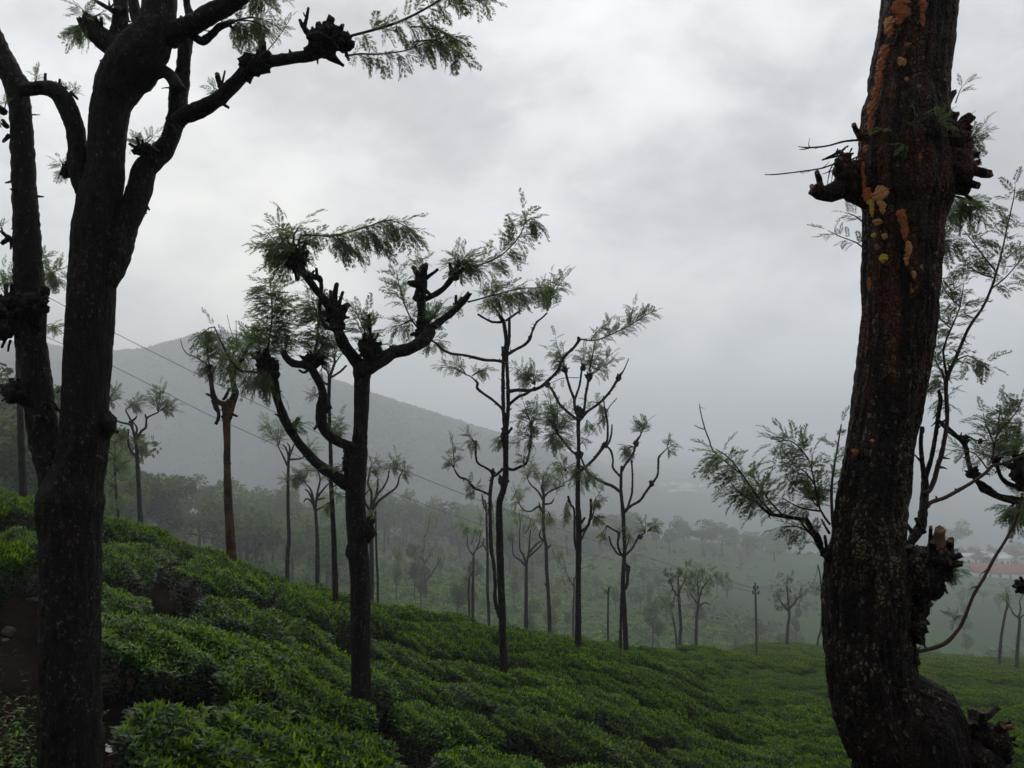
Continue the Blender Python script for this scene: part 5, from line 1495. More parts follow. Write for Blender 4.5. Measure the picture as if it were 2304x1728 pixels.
# a slender pole-straight tree just left of the middle tree
T5 = Oak('silver_oak', 'thin straight tree close on the left of the dark middle tree', 'tree', 755, 1330, 14.2, bark='bark_grey', seed=91, detail=1.5)
T5.trunk([(755, 1338, 14), (753, 1280, 13), (751, 1210, 12), (748, 1150, 11), (745, 1080, 10), (744, 1020, 9), (742, 960, 8), (740, 900, 8), (741, 860, 8), (742, 842, 8)], ns=10, lump=0.1, step=0.06, down=1.1)
for b in ([(742, 846, 7), (748, 832, 6), (753, 815, 6), (752, 800, 4), (758, 790, 3)], [(742, 850, 6), (752, 845, 5), (768, 834, 5), (780, 822, 4)], [(741, 848, 6), (736, 834, 5), (724, 824, 5)], [(752, 820, 4), (762, 806, 3), (772, 792, 2)], [(741, 866, 6), (730, 862, 6), (722, 852, 5)]):
    T5.branch(b, ns=6)
for c in ((756, 795, 748, 780, 20, 20, 4, 3, 26), (742, 985, 764, 960, 14, 28, 7, 4, 24), (742, 1130, 730, 1140, 12, 14, 3, 3, 22), (724, 828, 722, 845, 14, 14, 2, 3, 22), (750, 1110, 768, 1105, 14, 14, 3, 3, 20)):
    T5.cluster(*c, w0=2, droop=0.3)
T5.done()

# ---------------------------------------------------------------- smaller trees at and beyond the crest, each from its own outline
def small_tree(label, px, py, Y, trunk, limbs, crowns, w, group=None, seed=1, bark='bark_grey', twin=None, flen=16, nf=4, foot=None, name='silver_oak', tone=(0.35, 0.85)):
    """trunk: [(x, y)], limbs: list of [(x, y)], crowns: (ax, ay, cx, cy, rx, ry, shoots); all in photo pixels at distance Y."""
    o = Oak(name, label, 'tree', px, py, Y, group, bark, seed, near=False, detail=1.6, foot=foot, tone=tone)
    n = len(trunk)
    o.trunk([(x, y, w * (1 - 0.35 * i / (n - 1))) for i, (x, y) in enumerate(trunk)], ns=7, lump=0.12, down=1.1)
    for L in limbs:
        m = len(L)
        o.branch([(x, y, w * 0.62 * (1 - 0.55 * i / (m - 1))) for i, (x, y) in enumerate(L)], ns=5, lump=0.25, jag=0.3)
    for c in crowns:
        if Y > 40:       # far crowns: sprays rising from many points, not from one knuckle
            for _ in range(int(c[6] * 1.4)):
                qx, qy = c[2] + o.rg.normal(0, 0.55) * c[4], c[3] + o.rg.normal(0, 0.55) * c[5]
                o.cluster(qx, qy + c[5] * 0.35, qx, qy, c[4] * 0.45, c[5] * 0.45, 1, nf, (c[7] if len(c) > 7 else flen) * 0.8, w0=max(1.0, w * 0.12), droop=0.1)
            o.branch([(c[0], c[1], w * 0.3), ((c[0] + c[2]) / 2 + 2, (c[1] + c[3]) / 2, w * 0.22), (c[2], c[3] - c[5] * 0.4, w * 0.12)], ns=4)
            continue
        o.cluster(*c[:6], c[6], nf, c[7] if len(c) > 7 else flen, w0=max(1.0, w * 0.14), droop=0.15 if Y < 40 else 0.0)
    o.done()
    return o


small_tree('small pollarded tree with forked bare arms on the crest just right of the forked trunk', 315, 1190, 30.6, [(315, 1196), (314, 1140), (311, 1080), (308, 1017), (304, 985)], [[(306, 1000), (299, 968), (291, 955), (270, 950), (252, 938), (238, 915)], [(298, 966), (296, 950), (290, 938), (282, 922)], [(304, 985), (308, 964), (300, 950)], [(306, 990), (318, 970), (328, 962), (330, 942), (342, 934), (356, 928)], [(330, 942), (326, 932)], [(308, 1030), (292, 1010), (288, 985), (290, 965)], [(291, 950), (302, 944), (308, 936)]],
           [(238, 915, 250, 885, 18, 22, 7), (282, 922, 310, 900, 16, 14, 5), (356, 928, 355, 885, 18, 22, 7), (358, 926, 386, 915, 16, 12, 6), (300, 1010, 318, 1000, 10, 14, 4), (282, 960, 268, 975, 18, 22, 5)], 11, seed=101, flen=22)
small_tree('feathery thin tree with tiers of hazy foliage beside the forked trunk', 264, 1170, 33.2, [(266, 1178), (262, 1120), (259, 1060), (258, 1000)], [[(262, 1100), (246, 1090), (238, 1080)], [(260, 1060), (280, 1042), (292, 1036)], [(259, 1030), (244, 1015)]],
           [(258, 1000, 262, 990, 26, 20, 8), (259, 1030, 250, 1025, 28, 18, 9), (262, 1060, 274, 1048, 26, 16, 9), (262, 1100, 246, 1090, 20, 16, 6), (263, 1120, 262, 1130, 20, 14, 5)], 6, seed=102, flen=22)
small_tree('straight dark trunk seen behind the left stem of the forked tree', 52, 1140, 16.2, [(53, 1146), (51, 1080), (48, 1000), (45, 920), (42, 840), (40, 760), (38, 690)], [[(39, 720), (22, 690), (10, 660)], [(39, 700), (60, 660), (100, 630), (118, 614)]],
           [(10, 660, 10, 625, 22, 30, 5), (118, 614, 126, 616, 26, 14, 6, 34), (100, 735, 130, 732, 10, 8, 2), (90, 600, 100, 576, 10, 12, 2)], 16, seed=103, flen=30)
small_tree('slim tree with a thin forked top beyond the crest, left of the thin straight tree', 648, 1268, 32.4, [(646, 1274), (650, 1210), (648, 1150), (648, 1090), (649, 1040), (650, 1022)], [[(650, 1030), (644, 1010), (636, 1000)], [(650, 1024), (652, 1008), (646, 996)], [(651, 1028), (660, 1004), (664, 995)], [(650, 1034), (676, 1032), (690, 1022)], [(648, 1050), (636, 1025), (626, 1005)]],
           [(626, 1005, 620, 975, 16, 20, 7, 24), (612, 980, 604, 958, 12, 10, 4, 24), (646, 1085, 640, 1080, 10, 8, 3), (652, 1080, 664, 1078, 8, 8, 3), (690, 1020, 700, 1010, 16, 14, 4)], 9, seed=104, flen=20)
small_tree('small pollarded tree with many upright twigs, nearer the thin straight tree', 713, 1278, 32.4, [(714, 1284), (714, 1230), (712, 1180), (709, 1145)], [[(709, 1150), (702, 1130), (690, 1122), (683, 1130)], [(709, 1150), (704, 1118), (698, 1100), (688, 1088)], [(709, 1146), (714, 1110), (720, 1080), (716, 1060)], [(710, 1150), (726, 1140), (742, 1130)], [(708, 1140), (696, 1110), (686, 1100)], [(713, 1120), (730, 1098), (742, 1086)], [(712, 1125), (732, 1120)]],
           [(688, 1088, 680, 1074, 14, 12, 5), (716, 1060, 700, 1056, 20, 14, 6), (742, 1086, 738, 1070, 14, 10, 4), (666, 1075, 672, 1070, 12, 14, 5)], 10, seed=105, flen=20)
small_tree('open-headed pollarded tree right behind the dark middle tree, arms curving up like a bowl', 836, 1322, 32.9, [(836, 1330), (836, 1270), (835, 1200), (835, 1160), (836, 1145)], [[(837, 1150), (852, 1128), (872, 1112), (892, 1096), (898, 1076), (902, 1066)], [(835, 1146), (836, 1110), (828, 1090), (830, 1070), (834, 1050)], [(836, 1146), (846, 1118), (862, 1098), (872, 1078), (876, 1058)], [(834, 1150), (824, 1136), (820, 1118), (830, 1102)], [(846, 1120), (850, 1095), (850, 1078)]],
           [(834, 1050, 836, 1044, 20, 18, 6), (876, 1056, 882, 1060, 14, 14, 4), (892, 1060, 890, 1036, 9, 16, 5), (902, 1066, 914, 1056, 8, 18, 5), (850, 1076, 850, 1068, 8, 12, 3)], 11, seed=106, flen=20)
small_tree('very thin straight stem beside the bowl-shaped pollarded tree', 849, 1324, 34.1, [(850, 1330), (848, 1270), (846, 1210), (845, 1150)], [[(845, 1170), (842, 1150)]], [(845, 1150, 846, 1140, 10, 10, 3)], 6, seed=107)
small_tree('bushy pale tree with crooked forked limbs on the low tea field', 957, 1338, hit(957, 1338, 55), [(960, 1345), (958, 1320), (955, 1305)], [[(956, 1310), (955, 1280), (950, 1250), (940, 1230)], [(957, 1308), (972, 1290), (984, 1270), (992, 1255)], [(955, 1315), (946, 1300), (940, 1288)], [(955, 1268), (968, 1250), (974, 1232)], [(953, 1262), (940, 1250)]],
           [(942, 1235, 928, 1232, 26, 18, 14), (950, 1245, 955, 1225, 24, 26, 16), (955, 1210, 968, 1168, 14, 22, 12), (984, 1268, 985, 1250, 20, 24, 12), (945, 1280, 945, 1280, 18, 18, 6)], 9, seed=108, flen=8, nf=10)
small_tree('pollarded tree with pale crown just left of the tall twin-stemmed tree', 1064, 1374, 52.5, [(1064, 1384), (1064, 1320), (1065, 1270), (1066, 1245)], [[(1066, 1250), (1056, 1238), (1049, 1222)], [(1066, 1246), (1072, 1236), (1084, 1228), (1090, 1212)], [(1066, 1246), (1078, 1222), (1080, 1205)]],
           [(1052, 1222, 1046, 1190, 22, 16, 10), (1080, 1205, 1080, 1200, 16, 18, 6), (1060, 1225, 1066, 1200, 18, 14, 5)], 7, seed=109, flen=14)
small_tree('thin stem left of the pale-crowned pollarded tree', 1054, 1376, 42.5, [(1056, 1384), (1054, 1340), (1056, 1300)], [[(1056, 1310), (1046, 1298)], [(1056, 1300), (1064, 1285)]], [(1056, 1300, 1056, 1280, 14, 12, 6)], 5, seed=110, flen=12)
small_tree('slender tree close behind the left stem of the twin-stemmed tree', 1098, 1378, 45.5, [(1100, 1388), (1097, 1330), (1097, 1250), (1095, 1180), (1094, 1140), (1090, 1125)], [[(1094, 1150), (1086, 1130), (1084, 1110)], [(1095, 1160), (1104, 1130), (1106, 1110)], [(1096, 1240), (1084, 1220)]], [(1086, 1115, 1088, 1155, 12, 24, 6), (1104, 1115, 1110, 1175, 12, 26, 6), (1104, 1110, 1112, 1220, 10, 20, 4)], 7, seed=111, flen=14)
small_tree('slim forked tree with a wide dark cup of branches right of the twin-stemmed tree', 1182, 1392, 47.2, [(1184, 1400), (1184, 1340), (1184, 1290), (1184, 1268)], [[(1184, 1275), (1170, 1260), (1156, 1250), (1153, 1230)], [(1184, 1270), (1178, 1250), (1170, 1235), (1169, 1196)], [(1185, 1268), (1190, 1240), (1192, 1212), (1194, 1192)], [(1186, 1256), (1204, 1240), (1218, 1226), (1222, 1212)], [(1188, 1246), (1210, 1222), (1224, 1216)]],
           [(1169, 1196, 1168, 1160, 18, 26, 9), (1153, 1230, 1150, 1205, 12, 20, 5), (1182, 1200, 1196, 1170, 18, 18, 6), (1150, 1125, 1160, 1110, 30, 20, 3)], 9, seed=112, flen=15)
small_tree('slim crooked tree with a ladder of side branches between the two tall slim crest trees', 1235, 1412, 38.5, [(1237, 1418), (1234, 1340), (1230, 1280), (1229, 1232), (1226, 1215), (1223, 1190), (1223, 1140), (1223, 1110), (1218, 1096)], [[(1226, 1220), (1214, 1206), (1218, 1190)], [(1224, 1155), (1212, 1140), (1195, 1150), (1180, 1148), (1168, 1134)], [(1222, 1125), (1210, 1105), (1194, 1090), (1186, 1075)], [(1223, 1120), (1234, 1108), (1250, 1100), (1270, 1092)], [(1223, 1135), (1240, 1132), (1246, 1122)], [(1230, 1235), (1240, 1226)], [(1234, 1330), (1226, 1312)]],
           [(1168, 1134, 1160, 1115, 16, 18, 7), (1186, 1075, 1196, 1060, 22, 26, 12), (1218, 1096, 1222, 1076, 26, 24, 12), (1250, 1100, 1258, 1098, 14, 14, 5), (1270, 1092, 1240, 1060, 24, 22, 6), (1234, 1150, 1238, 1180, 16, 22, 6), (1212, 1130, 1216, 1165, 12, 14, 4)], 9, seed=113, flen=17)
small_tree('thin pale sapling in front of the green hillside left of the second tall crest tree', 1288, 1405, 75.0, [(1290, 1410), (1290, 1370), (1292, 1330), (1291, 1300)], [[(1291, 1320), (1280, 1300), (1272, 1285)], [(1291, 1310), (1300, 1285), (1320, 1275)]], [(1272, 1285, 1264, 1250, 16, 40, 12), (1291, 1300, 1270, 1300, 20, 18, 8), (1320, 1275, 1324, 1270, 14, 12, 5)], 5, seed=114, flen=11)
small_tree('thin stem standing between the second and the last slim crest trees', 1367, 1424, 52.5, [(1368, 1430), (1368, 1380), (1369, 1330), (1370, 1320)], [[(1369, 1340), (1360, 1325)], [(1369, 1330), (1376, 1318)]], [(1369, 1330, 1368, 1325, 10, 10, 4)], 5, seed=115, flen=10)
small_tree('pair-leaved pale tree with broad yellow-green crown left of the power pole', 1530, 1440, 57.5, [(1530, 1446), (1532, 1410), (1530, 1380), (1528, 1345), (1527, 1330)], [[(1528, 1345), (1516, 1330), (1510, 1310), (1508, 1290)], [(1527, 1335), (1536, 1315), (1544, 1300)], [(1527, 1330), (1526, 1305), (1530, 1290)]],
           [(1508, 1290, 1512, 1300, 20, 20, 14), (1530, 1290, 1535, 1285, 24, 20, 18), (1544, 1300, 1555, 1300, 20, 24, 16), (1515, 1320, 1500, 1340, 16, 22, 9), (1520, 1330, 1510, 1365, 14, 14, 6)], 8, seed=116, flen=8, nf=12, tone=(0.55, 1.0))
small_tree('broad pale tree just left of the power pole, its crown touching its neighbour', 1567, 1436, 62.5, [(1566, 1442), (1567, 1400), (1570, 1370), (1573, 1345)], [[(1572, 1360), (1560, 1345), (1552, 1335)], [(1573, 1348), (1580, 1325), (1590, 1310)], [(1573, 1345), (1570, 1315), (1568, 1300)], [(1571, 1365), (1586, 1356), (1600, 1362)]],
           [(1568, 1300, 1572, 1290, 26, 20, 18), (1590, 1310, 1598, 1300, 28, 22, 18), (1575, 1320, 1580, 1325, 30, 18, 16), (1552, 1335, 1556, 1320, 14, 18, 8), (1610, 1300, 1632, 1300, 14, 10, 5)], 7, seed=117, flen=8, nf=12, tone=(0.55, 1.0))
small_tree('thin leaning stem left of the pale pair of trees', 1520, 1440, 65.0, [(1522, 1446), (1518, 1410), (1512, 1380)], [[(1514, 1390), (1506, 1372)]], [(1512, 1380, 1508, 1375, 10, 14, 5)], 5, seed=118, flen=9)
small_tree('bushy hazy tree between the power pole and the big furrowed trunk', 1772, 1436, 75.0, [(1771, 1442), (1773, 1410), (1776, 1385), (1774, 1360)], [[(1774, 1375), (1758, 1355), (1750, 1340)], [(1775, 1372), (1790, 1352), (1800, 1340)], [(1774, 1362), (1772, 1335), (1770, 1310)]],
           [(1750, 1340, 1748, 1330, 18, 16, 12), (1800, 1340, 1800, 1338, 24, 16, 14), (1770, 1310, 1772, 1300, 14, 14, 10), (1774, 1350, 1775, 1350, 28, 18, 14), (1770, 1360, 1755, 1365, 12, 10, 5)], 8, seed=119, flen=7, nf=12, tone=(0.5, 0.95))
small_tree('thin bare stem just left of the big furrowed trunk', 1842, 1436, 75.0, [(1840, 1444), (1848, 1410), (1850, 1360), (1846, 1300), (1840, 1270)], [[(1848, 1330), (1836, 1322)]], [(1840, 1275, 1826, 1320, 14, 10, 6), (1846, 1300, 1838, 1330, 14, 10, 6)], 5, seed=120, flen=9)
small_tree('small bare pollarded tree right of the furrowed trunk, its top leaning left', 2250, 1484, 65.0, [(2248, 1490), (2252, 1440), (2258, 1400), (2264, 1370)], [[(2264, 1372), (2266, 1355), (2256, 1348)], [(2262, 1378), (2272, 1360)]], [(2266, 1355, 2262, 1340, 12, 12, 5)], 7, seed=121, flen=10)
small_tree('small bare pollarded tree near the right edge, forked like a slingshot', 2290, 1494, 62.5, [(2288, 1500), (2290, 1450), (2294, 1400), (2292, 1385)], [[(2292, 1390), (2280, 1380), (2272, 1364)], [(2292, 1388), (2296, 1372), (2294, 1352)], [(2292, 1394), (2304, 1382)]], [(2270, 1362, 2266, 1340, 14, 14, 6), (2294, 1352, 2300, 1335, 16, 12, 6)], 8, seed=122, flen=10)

# a tree whose foot is out of the picture at the right; only its limbs reach in
ET = Oak('silver_oak', 'dark gnarled limbs with fern tufts reaching in from the right edge', 'tree', 2420, 1728, 5.0, seed=131, detail=1.3)
ET.trunk([(2425, 1740, 120), (2415, 1500, 112), (2408, 1300, 105), (2400, 1150, 96), (2392, 1050, 84), (2390, 960, 70), (2396, 700, 62), (2388, 400, 54), (2394, 60, 44), (2390, -300, 30)], ns=24, furrow=0.05, step=0.03, down=1.1)
ET.branch([(2400, 1150, 40), (2350, 1135, 26), (2310, 1127, 18), (2277, 1125, 18), (2250, 1118, 15), (2230, 1110, 15), (2212, 1102, 13), (2203, 1090, 10), (2188, 1064, 12), (2180, 1046, 10), (2176, 1024, 9), (2170, 1000, 11), (2152, 982, 10), (2132, 965, 12), (2118, 952, 9), (2106, 940, 5)], drift=-0.06, ns=12, lump=0.3)
ET.branch([(2240, 1112, 12), (2222, 1096, 10), (2204, 1084, 9)], drift=-0.1, ns=8)
ET.branch([(2390, 1090, 30), (2340, 1086, 24), (2306, 1092, 22), (2294, 1070, 24), (2296, 1040, 18)], drift=-0.1, ns=12, lump=0.4)
ET.branch([(2310, 1100, 16), (2286, 1096, 14), (2268, 1088, 12), (2254, 1076, 9), (2246, 1058, 8), (2242, 1040, 7)], drift=-0.1, ns=9, lump=0.3)
ET.burl(2292, 1060, 17, 30, 6, dy=-0.1); ET.burl(2190, 1066, 16, 10, 4); ET.burl(2172, 990, 8, 8, 3); ET.burl(2240, 1034, 10, 8, 4, dy=-0.1)
ET.branch([(2150, 980, 4), (2176, 982, 3.5), (2200, 992, 4), (2226, 990, 3)], drift=-0.1, ns=5, mat='twig')
ET.stub(2172, 992, 2174, 980, 8); ET.stub(2205, 996, 2206, 988, 8); ET.stub(2190, 1062, 2192, 1052, 6)
ET.cluster(2290, 1130, 2288, 1150, 30, 26, 6, 3, 44, droop=0.2)
ET.shoot([(2296, 1180), (2300, 1150), (2306, 1120)], 9, 44, 4, 2, 0.0, 0.1, -0.1, droop=0.1)
ET.cluster(2240, 1036, 2225, 1020, 34, 14, 4, 3, 44, droop=0.1)
ET.cluster(2290, 1030, 2280, 1000, 26, 30, 6, 4, 50, droop=0.2)
ET.burl(2310, 1320, 26, 14, 4)
ET.done()

# ---------------------------------------------------------------- boulders, stones, litter
def boulder(label, px, py, rx, ry, seed, name='boulder', lift=0.0, Y=None, group=None):
    Y = Y or hit(px, py + ry * 0.5)
    c = at(px, py, Y)
    for _ in range(80):          # down the sight line to where the rock would rest on the soil
        if gz(c.x, c.y) + 0.35 * ry * Y / FPX + lift >= c.z:
            break
        Y *= 1.006
        c = at(px, py, Y)
    rg = np.random.default_rng(seed)
    ax, az = rx * Y / FPX, ry * Y / FPX
    V, n1, n2 = [], 20, 14
    sd = rg.uniform(0, 60)
    for i in range(n2 + 1):
        ph = math.pi * i / n2
        for j in range(n1):
            th = 2 * math.pi * j / n1
            d = np.array((math.sin(ph) * math.cos(th), math.sin(ph) * math.sin(th), math.cos(ph)))
            q = np.sign(d) * np.abs(d) ** 0.75
            k = 1 + 0.32 * mnoise.noise(d * 1.4 + sd) + 0.12 * mnoise.noise(d * 4 + sd)
            V.append(q * np.array((ax, (ax + az) * 0.5, az * 1.15)) * k)
    F = [(i * n1 + j, (i + 1) * n1 + j, (i + 1) * n1 + (j + 1) % n1, i * n1 + (j + 1) % n1) for i in range(n2) for j in range(n1)]
    o = link(name, new_mesh(name, np.array(V), [(F, 0)], [M['rock']], smooth=True), loc=c)
    tag(o, label, 'rock', group)


boulder('flat-topped pinkish boulder among the bushes left of the orange trunk', 386, 1236, 24, 15, 1, lift=0.45)
boulder('dark rounded boulder on the crest right of the orange trunk', 562, 1246, 26, 14, 2, lift=0.45)
boulder('rough reddish rock between tea bushes below the crest, midway to the orange trunk', 420, 1338, 28, 34, 3, lift=0.2)
boulder('low pale rock at the edge of the bare soil patch', 537, 1440, 20, 12, 4, lift=0.3)
boulder('grey stone lying above the foreground tea bush', 512, 1562, 22, 9, 5, 'stone', lift=0.35)
boulder('small pale stone on the bare soil at the left edge', 18, 1424, 12, 11, 6, 'stone')
boulder('small stone behind the left side of the forked trunk', 72, 1352, 16, 6, 7, 'stone')


def scrap(label, px, py, w, seed, mat='pale', cat='litter', name='paper_scrap'):
    rg = np.random.default_rng(seed)
    Y = hit(px, py)
    p = at(px, py, Y)
    for _ in range(60):           # slide down the sight line to the soil
        if gz(p.x, p.y) >= p.z:
            break
        Y *= 1.01
        p = at(px, py, Y)
    s = 0.5 * w * Y / FPX
    V = [(math.cos(a) * s * rg.uniform(0.7, 1.1), math.sin(a) * s * 0.7 * rg.uniform(0.7, 1.1), rg.uniform(0, 0.5) * s) for a in np.linspace(0, 2 * math.pi, 8, endpoint=False)] + [(0, 0, 0.12 * s)]
    V += [(x, y, z - 0.004) for x, y, z in V]
    F = [(i, (i + 1) % 8, 8) for i in range(8)] + [((i + 1) % 8 + 9, i + 9, 17) for i in range(8)]
    o = link(name, new_mesh(name, np.array(V), [(F, 0)], [M[mat]]), loc=(p.x, p.y, gz(p.x, p.y) + 0.035))
    o.rotation_euler = (rg.normal(0.3, 0.2), rg.normal(0, 0.3), rg.uniform(0, 6))
    tag(o, label, cat)


scrap('torn white scrap on the dark soil at the foot of the forked trunk', 240, 1703, 30, 1)
scrap('white crumpled scrap under the foreground tea bush', 316, 1690, 22, 2)
scrap('pale upright scrap showing right of the forked trunk', 230, 1492, 16, 3)
scrap('small pale flower-like scrap on the rough reddish rock', 418, 1326, 9, 4)
scrap('rusty dead leaf on the bare patch between the bushes', 508, 1512, 22, 5, 'litter', 'dead leaf', 'dead_leaf')
scrap('yellowed dead leaf on the soil at the left edge', 10, 1452, 18, 6, 'litter', 'dead leaf', 'dead_leaf')
scrap('orange dead leaf left of the forked trunk, lower down', 70, 1642, 18, 7, 'litter', 'dead leaf', 'dead_leaf')
scrap('pale curled leaf over the foreground bush', 348, 1640, 16, 8, 'litter', 'dead leaf', 'dead_leaf')

# a fallen stick at the lower left
p0, p1 = at(-10, 1690, 4.2), at(52, 1699, 4.1)
V, F = [], []
stick(V, F, (p0.x, p0.y, gz(p0.x, p0.y) + 0.03), (p1.x, p1.y, gz(p1.x, p1.y) + 0.02), 0.012, 0.007, 7)
tag(link('fallen_stick', new_mesh('fallen_stick', np.concatenate(V), [(np.concatenate(F), 0)], [M['stem']])), 'fallen stick on the soil at the lower left corner', 'stick')

# litter and low weeds on the bare soil
rg = np.random.default_rng(77)
n = 3400
lx, ly = rg.uniform(-5.2, -0.2, n), rg.uniform(2.2, 9.5, n)
keep = np.array([soil_patch(a, b) or rg.uniform() < 0.12 for a, b in zip(lx, ly)])
lx, ly = lx[keep], ly[keep]
n = len(lx)
lz = soil_z(lx, ly) + 0.03
a = rg.uniform(0, 6.28, n)
V, F, k = leaves(np.stack([lx, ly, lz], 1), np.stack([np.cos(a), np.sin(a), rg.normal(0.05, 0.25, n)], 1), np.stack([rg.normal(0, .4, n), rg.normal(0, .4, n), np.ones(n)], 1), rg.uniform(0.03, 0.085, n), rg.uniform(0.012, 0.03, n), 0.2, 0.2)
tag(link('leaf_litter', new_mesh('leaf_litter', V, [(F, 0)], [M['litter']])), 'dry leaf litter scattered over the bare soil', kind='stuff')
n = 6000
lx, ly = rg.uniform(-5.2, -0.2, n), rg.uniform(2.2, 9.5, n)
dens = np.array([mnoise.noise((p * 1.6, q * 1.6, 3.0)) for p, q in zip(lx, ly)])
keep = np.array([soil_patch(p, q) and d > -0.12 for p, q, d in zip(lx, ly, dens)])
lx, ly = np.repeat(lx[keep], 7), np.repeat(ly[keep], 7)
n = len(lx)
lx, ly = lx + rg.normal(0, 0.05, n), ly + rg.normal(0, 0.05, n)
hh = rg.uniform(0.02, 0.30, n)
a = rg.uniform(0, 6.28, n)
V, F, k = leaves(np.stack([lx, ly, soil_z(lx, ly) + hh], 1), np.stack([np.cos(a), np.sin(a), rg.normal(0.2, 0.5, n)], 1), np.stack([rg.normal(0, .4, n), rg.normal(0, .4, n), np.ones(n)], 1), rg.uniform(0.03, 0.07, n), rg.uniform(0.012, 0.028, n), 0.2, 0.2)
tag(link('weeds', new_mesh('weeds', V, [(F, 0)], [M['tea']], np.clip(rg.normal(0.4, 0.2, n)[k], 0, 1))), 'low weeds and seedlings under the forked tree', kind='stuff')

# ---------------------------------------------------------------- power pole and wires
PY = hit(1703, 1480)
pb = at(1703, 1480, PY)
ptop = at(1702, 1311, PY)
H = ptop.z - gz(pb.x, pb.y)
root = thing('utility_pole', 'thin dark power pole with small crossarms standing in the far tea', 'power pole', (pb.x, pb.y, gz(pb.x, pb.y)))
r = 0.5 * 5.5 * PY / FPX
V, F, c_ = tube([(0, 0, -0.2), (0, 0, H * 0.5), (0, 0, H)], [r * 1.1, r, r * 0.8], 0.4, 10, 0, 0, 0, 0, 0)
link('shaft', new_mesh('shaft', V, [(F, 0), (c_, 0)], [M['pole']], smooth=(0,)), root)
for q, (hz, half) in enumerate(((0.93, 0.16), (0.875, 0.22))):
    V, F = [], []
    stick(V, F, (-half, -r * 1.2, H * hz), (half, -r * 1.2, H * hz), 0.045, 0.045, 4)
    arm = link('crossarm', new_mesh('crossarm', np.concatenate(V), [(np.concatenate(F), 0)], [M['pole']]), root)
    for sx in (-half * 0.9, half * 0.9):
        V, F, c_ = tube([(sx, -r * 1.2, H * hz + 0.04), (sx, -r * 1.2, H * hz + 0.10), (sx, -r * 1.2, H * hz + 0.20)], [0.03, 0.07, 0.05], 0.05, 8, 0, 0, 0, 0, 0)
        link('insulator', new_mesh('insulator', V, [(F, 0), (c_, 0)], [M['pole']], smooth=True), arm)


def wire(label, pix, Y0, Y1, grp='power lines over the slope'):
    """A sagging wire through the given photo points, its distance growing evenly from Y0 to Y1."""
    n = len(pix)
    L = np.concatenate([[0], np.cumsum([math.hypot(pix[i + 1][0] - pix[i][0], pix[i + 1][1] - pix[i][1]) for i in range(n - 1)])])
    f = L / L[-1]
    Ys = 1 / ((1 - f) / Y0 + f / Y1)
    P = [np.array(at(x, y, Y)) for (x, y), Y in zip(pix, Ys)]
    C, rr = smooth_path(P, [0.5 * 1.5 * Y / FPX for Y in Ys], 1.2)
    V, F, c_ = tube(C, rr, 5.0, 4, 0, 0, 0, 0, 0)
    tag(link('power_line', new_mesh('power_line', V, [(F, 0), (c_, 0)], [M['wire']], smooth=True)), label, 'power line', grp)


wire('upper power line sagging from the left trees down to the far pole', [(-200, 520), (0, 612), (155, 694), (250, 745), (470, 855), (620, 928), (820, 1022), (950, 1075), (1080, 1126), (1300, 1204), (1500, 1268), (1690, 1322)], 20, PY)
wire('lower power line sagging from the left trees down to the far pole', [(-200, 610), (0, 706), (100, 756), (250, 822), (400, 898), (480, 938), (600, 992), (740, 1058), (890, 1110), (1070, 1176), (1300, 1240), (1500, 1288), (1690, 1331)], 20, PY)
wire('faint power line running right from the far pole', [(1712, 1322), (1760, 1318), (1840, 1316), (1960, 1320), (2100, 1330)], PY, PY * 1.9)

# ---------------------------------------------------------------- woodland and hill trees
def leaf_cloud(rg, blobs, n, size):
    """Leaf clumps spread through several lobes: blobs are (x, y, z, r, rz)."""
    w = np.array([b[3] ** 2 for b in blobs])
    bi = rg.choice(len(blobs), n, p=w / w.sum())
    B = np.array(blobs)[bi]
    d = rg.normal(0, 1, (n, 3))
    d /= np.linalg.norm(d, axis=1, keepdims=True)
    rad = rg.uniform(0.25, 1, n) ** 0.45
    P = B[:, :3] + d * rad[:, None] * np.stack([B[:, 3], B[:, 3], B[:, 4]], 1)
    a = rg.normal(0, 1, (n, 3)) + d * 0.6
    a /= np.linalg.norm(a, axis=1, keepdims=True)
    b = np.cross(a, rg.normal(0, 1, (n, 3)))
    b /= np.linalg.norm(b, axis=1, keepdims=True)
    s = size * rg.uniform(0.5, 1.4, n)[:, None]
    c = np.cross(a, b)
    V = np.stack([P - b * s, P + c * s * 0.45, P + b * s, P - c * s * 0.45], 1).reshape(-1, 3)
    F = np.arange(n)[:, None] * 4 + np.array([[0, 1, 2, 3]])
    T = np.clip(rg.normal(0.42, 0.16, n) + 0.25 * rg.uniform(-1, 1, len(blobs))[bi], 0, 1)
    return V, F, T


TREE_KIND = []
for s in range(7):
    rg = np.random.default_rng(800 + s)
    tall = s in (2, 5)
    blobs = []
    nb = rg.integers(6, 10)
    for q in range(nb):
        a = rg.uniform(0, 6.28)
        rr_ = rg.uniform(0, 0.30 if not tall else 0.15)
        z = rg.uniform(0.18 if q % 3 == 0 and not s == 2 else 0.42, 0.85)
        blobs.append((rr_ * math.cos(a), rr_ * math.sin(a), z, rg.uniform(0.12, 0.22) * (0.75 if tall else 1), rg.uniform(0.09, 0.16)))
    V, F, T = leaf_cloud(rg, blobs, 1500, 0.026)
    crown = new_mesh('crown', V, [(F, 0)], [M['wood_leaf']], T)
    Vs, Fs = [], []
    stick(Vs, Fs, (0, 0, -0.08), (rg.normal(0, .015), rg.normal(0, .015), 0.5), 0.022, 0.014, 6)
    for b in blobs[:5]:
        stick(Vs, Fs, (0, 0, 0.36), b[:3], 0.011, 0.004, 4)
    trunk = new_mesh('trunk', np.concatenate(Vs), [(np.concatenate(Fs), 0)], [M['bark_grey']])
    TREE_KIND.append((crown, trunk))


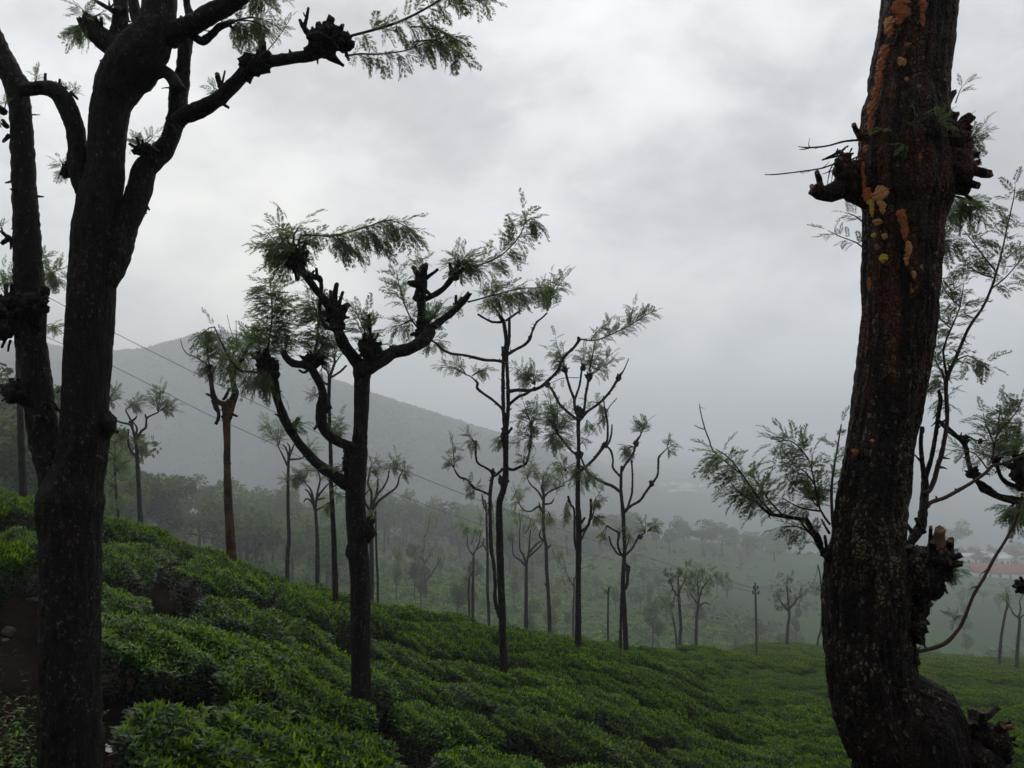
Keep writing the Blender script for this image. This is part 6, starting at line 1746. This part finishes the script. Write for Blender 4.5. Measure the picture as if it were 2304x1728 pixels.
def wood_tree(label, x, y, h, kind, group=None, wide=1.0, name='woodland_tree'):
    z = gz(x, y)
    o = thing(name, label, 'tree', (x, y, z), group)
    o.rotation_euler = (0, 0, random.uniform(0, 6.28))
    o.scale = (h * wide, h * wide, h)
    link('trunk', TREE_KIND[kind][1], o)
    link('crown', TREE_KIND[kind][0], o)


rg = np.random.default_rng(90)


def scatter_trees(label, group, n, px0, px1, y0, y1, h0, h1, kinds, wide=(0.8, 1.25), test=None):
    k = 0
    for _ in range(n * 6):
        if k >= n:
            break
        px, Y = rg.uniform(px0, px1), rg.uniform(y0, y1)
        p = at(px, 1100, Y)
        if test and not test(px, Y):
            continue
        wood_tree(label, p.x, Y, rg.uniform(h0, h1), int(rg.choice(kinds)), group, rg.uniform(*wide))
        k += 1


scatter_trees('dark woodland tree on the near wooded slope behind the forked tree', 'trees of the near wood at the left', 40, -160, 230, 56, 155, 8, 15, [0, 1, 3, 4, 6])
scatter_trees('hazy olive tree in the wood below the crest, left of the dark middle tree', 'trees of the wood behind the orange trunk', 74, 225, 800, 112, 245, 10.5, 17.0, [0, 1, 2, 3, 4, 5, 6])
scatter_trees('pale misty tree in the wood beyond the low tea field', 'trees of the wood beyond the low tea field', 54, 780, 1240, 225, 345, 12.5, 23, [0, 1, 3, 4, 6])
scatter_trees('misty tree along the top of the wooded ridge, centre right', 'trees along the wooded ridge', 66, 1230, 1760, 270, 420, 8, 14.0, [0, 1, 3, 4, 6], (1.0, 1.7), lambda px, Y: Y > np.interp(px, [1230, 1400, 1760], [360, 345, 395]) - 50)
scatter_trees('small misty tree along the town ridge at the right', 'trees along the town ridge', 34, 1950, 2420, 390, 510, 5.5, 10, [0, 1, 3, 4, 6], (1.2, 2.2))
scatter_trees('slight pale tree scattered over the green far hillside', 'scattered trees on the far tea hillside', 60, 1180, 2300, 130, 345, 4.0, 7.5, [2, 5, 0, 3], (0.6, 1.0))
scatter_trees('thin shade tree dotted over the low light green tea field', 'shade trees of the low tea field', 18, 840, 1500, 98, 172, 5.5, 9, [2, 5], (0.5, 0.8))
p = at(2138, 1205, 430)
wood_tree('big lone round-headed tree standing on the town ridge', p.x, 430, 21.0, 0, None, 1.15, 'round_tree')
for lb, px, Y in (('left of two mop-headed trees on the bare skyline beside the furrowed trunk', 1767, 398), ('right of two mop-headed trees on the bare skyline beside the furrowed trunk', 1791, 398), ('low bushy tree on the skyline left of the two mop-headed trees', 1735, 392)):
    p = at(px, 1205, Y)
    wood_tree(lb, p.x, Y, 8.0, 2, None, 0.9, 'skyline_tree')

# scrub over the mid hills, tea rows of the low field, forest on the mountain: masses nobody could count
def mass(name, label, pts, sizes, mat, nleaf=26, flat=0.7, mats=None, leafs=0.42):
    rg = np.random.default_rng(len(pts))
    n = len(pts)
    P = np.repeat(np.asarray(pts), nleaf, axis=0)
    S = np.repeat(np.asarray(sizes), nleaf)
    m = len(P)
    d = rg.normal(0, 1, (m, 3))
    d /= np.linalg.norm(d, axis=1, keepdims=True)
    d[:, 2] = np.abs(d[:, 2])
    C = P + d * np.stack([S, S, S * flat], 1) * rg.uniform(0.55, 1, m)[:, None]
    a = d + rg.normal(0, 0.6, (m, 3))
    a /= np.linalg.norm(a, axis=1, keepdims=True)
    b = np.cross(a, rg.normal(0, 1, (m, 3)))
    b /= np.linalg.norm(b, axis=1, keepdims=True)
    c = np.cross(a, b)
    s = (S * leafs * rg.uniform(0.6, 1.3, m))[:, None]
    V = np.stack([C - b * s, C + c * s * 0.6, C + b * s, C - c * s * 0.6], 1).reshape(-1, 3)
    F = np.arange(m)[:, None] * 4 + np.array([[0, 1, 2, 3]])
    T = np.clip(np.repeat(rg.uniform(0.1, 0.9, n), nleaf) + rg.normal(0, 0.12, m), 0, 1)
    tag(link(name, new_mesh(name, V, [(F, 0)], [M[mat]], T)), label, kind='stuff')


def pts_on(px, Y):
    a = (np.asarray(px) - CX) / FPX
    x = a * Y
    return np.stack([x, Y, soil_z(x, Y)], 1)


n = 5200
px, Y = rg.uniform(-150, 2500, n), np.exp(rg.uniform(math.log(115), math.log(500), n))
nz = np.array([mnoise.noise((q * 0.004, w * 0.012, 2.0)) for q, w in zip(px, Y)])
lowfield = (px > 820) & (px < 1640) & (Y < np.interp(px, [820, 1250, 1640], [160, 196, 160]))
k = (nz > -0.12) & ~lowfield
mass('scrub', 'low scrub and bushes covering the misty hillsides', pts_on(px[k], Y[k]), rg.uniform(0.5, 1.7, k.sum()), 'scrub', 16)
n = 2600
px2, Y2 = rg.uniform(200, 1240, n), rg.uniform(112, 350, n)
k2 = (Y2 > np.interp(px2, [200, 800, 1000, 1240], [105, 150, 175, 250]))
mass('undergrowth', 'bushy undergrowth below the misty wood', pts_on(px2[k2], Y2[k2]), rg.uniform(0.8, 2.6, k2.sum()), 'wood_leaf', 22, 1.0)
# rows of tea on the low field and the green hillside
P, S = [], []
for q in range(150):
    yy = 66 + q * 2.0
    xs = np.arange(-26, 62, 1.25)
    xw = xs + rg.uniform(-0.3, 0.3, len(xs))
    yw = yy + 0.18 * xs + 2.2 * np.array([mnoise.noise((v * 0.04, yy * 0.05, 1.0)) for v in xs])
    pxs = CX + FPX * xw / yw
    ok = (pxs > 780) & (pxs < 1700) & (yw < np.interp(pxs, [780, 1000, 1200, 1450, 1700], [156, 165, 316, 290, 165])) & (yw > 50) & (rg.uniform(0, 1, len(xs)) < 0.93)
    for a_, b_ in zip(xw[ok], yw[ok]):
        P.append((a_, b_, gz(a_, b_) - 0.05))
        S.append(rg.uniform(0.62, 0.80))
mass('tea_rows', 'rows of tea on the low light green field and the hillside behind', P, S, 'tea_far', 26, 0.8, leafs=0.20)
n = 9000
px, Y = rg.uniform(-300, 1300, n), rg.uniform(640, 1010, n)
a = pts_on(px, Y)
mass('mountain_forest', 'misty forest covering the mountain', a, rg.uniform(2.5, 5.0, n), 'mountain', 7, 0.9)

# ---------------------------------------------------------------- houses
def box_faces():
    return [(0, 1, 3, 2), (4, 6, 7, 5), (0, 4, 5, 1), (2, 3, 7, 6), (0, 2, 6, 4), (1, 5, 7, 3)]


def box(x0, x1, y0, y1, z0, z1):
    return np.array([(x, y, z) for x in (x0, x1) for y in (y0, y1) for z in (z0, z1)], float)


def house(label, px, Y, w, d, h, roof_h, yaw, roof='tile_roof', group=None, nwin=3, drop=0.0):
    p = at(px, 1200, Y)
    z = min(gz(p.x + a_, Y + b_) for a_ in (-w / 2, w / 2) for b_ in (-d / 2, d / 2)) - drop
    o = thing('house', label, 'house', (p.x, Y, z), group)
    o.rotation_euler = (0, 0, yaw)
    h += 0.6
    wl_ = link('wall', new_mesh('wall', box(-w / 2, w / 2, -d / 2, d / 2, -0.5, h), [(box_faces(), 0)], [M['white_wall']]), o)
    e = min(0.5, w * 0.06)
    R = [(-w / 2 - e, -d / 2 - e, h), (w / 2 + e, -d / 2 - e, h), (w / 2 + e, d / 2 + e, h), (-w / 2 - e, d / 2 + e, h), (-w / 2 - e, 0, h + roof_h), (w / 2 + e, 0, h + roof_h)]
    R += [(x, y, z_ + 0.18) for x, y, z_ in R]
    f4 = [(6, 7, 11, 10), (8, 9, 10, 11), (1, 0, 4, 5), (3, 2, 5, 4), (0, 1, 7, 6), (2, 3, 9, 8)]
    f3 = [(7, 8, 11), (9, 6, 10), (1, 5, 2), (3, 4, 0)]
    f4b = [(1, 2, 8, 7), (3, 0, 6, 9)]
    link('roof', new_mesh('roof', np.array(R), [(f4 + f4b, 0), (f3, 0)], [M[roof]]), o)
    for q in range(nwin):
        x = -w / 2 + w * (q + 0.5) / nwin
        dz = 0.9 if q != nwin // 2 else 0.05
        nm = 'window' if q != nwin // 2 else 'door'
        link(nm, new_mesh(nm, box(x - 0.5, x + 0.5, -d / 2 - 0.06, -d / 2 - 0.003, 0.6 + dz, 0.6 + 2.1), [(box_faces(), 0)], [M['dark']]), o)


house('long low building with a faded red tiled roof at the right edge', 2262, 360, 28, 8, 2.6, 3.6, math.radians(-14), nwin=7, drop=0)
house('blue-roofed shed just behind the long red-roofed building', 2292, 376, 9, 6, 3.4, 1.0, math.radians(-10), 'blue_roof', nwin=3)
house('small red-roofed house above the long red-roofed building', 2298, 455, 15, 8, 3.5, 3.0, math.radians(8))
for q in range(26):
    px = rg.uniform(2120, 2330)
    house('little pale house in the hazy town on the ridge at the right', px, rg.uniform(405, 480), rg.uniform(4, 7), rg.uniform(4, 6), rg.uniform(2.4, 3.6), rg.uniform(0.5, 1.6), rg.uniform(-0.6, 0.6), random.choice(['tin_roof', 'tin_roof', 'tile_roof', 'white_wall']), 'houses of the ridge town', 2)
for q in range(26):
    px = rg.normal(1545, 26)
    house('faint white house of the far valley village', px, rg.uniform(1080, 1250), rg.uniform(5, 9), rg.uniform(5, 8), rg.uniform(2, 4), rg.uniform(0.5, 1.5), rg.uniform(-0.5, 0.5), 'white_wall', 'houses of the far valley village', 2)
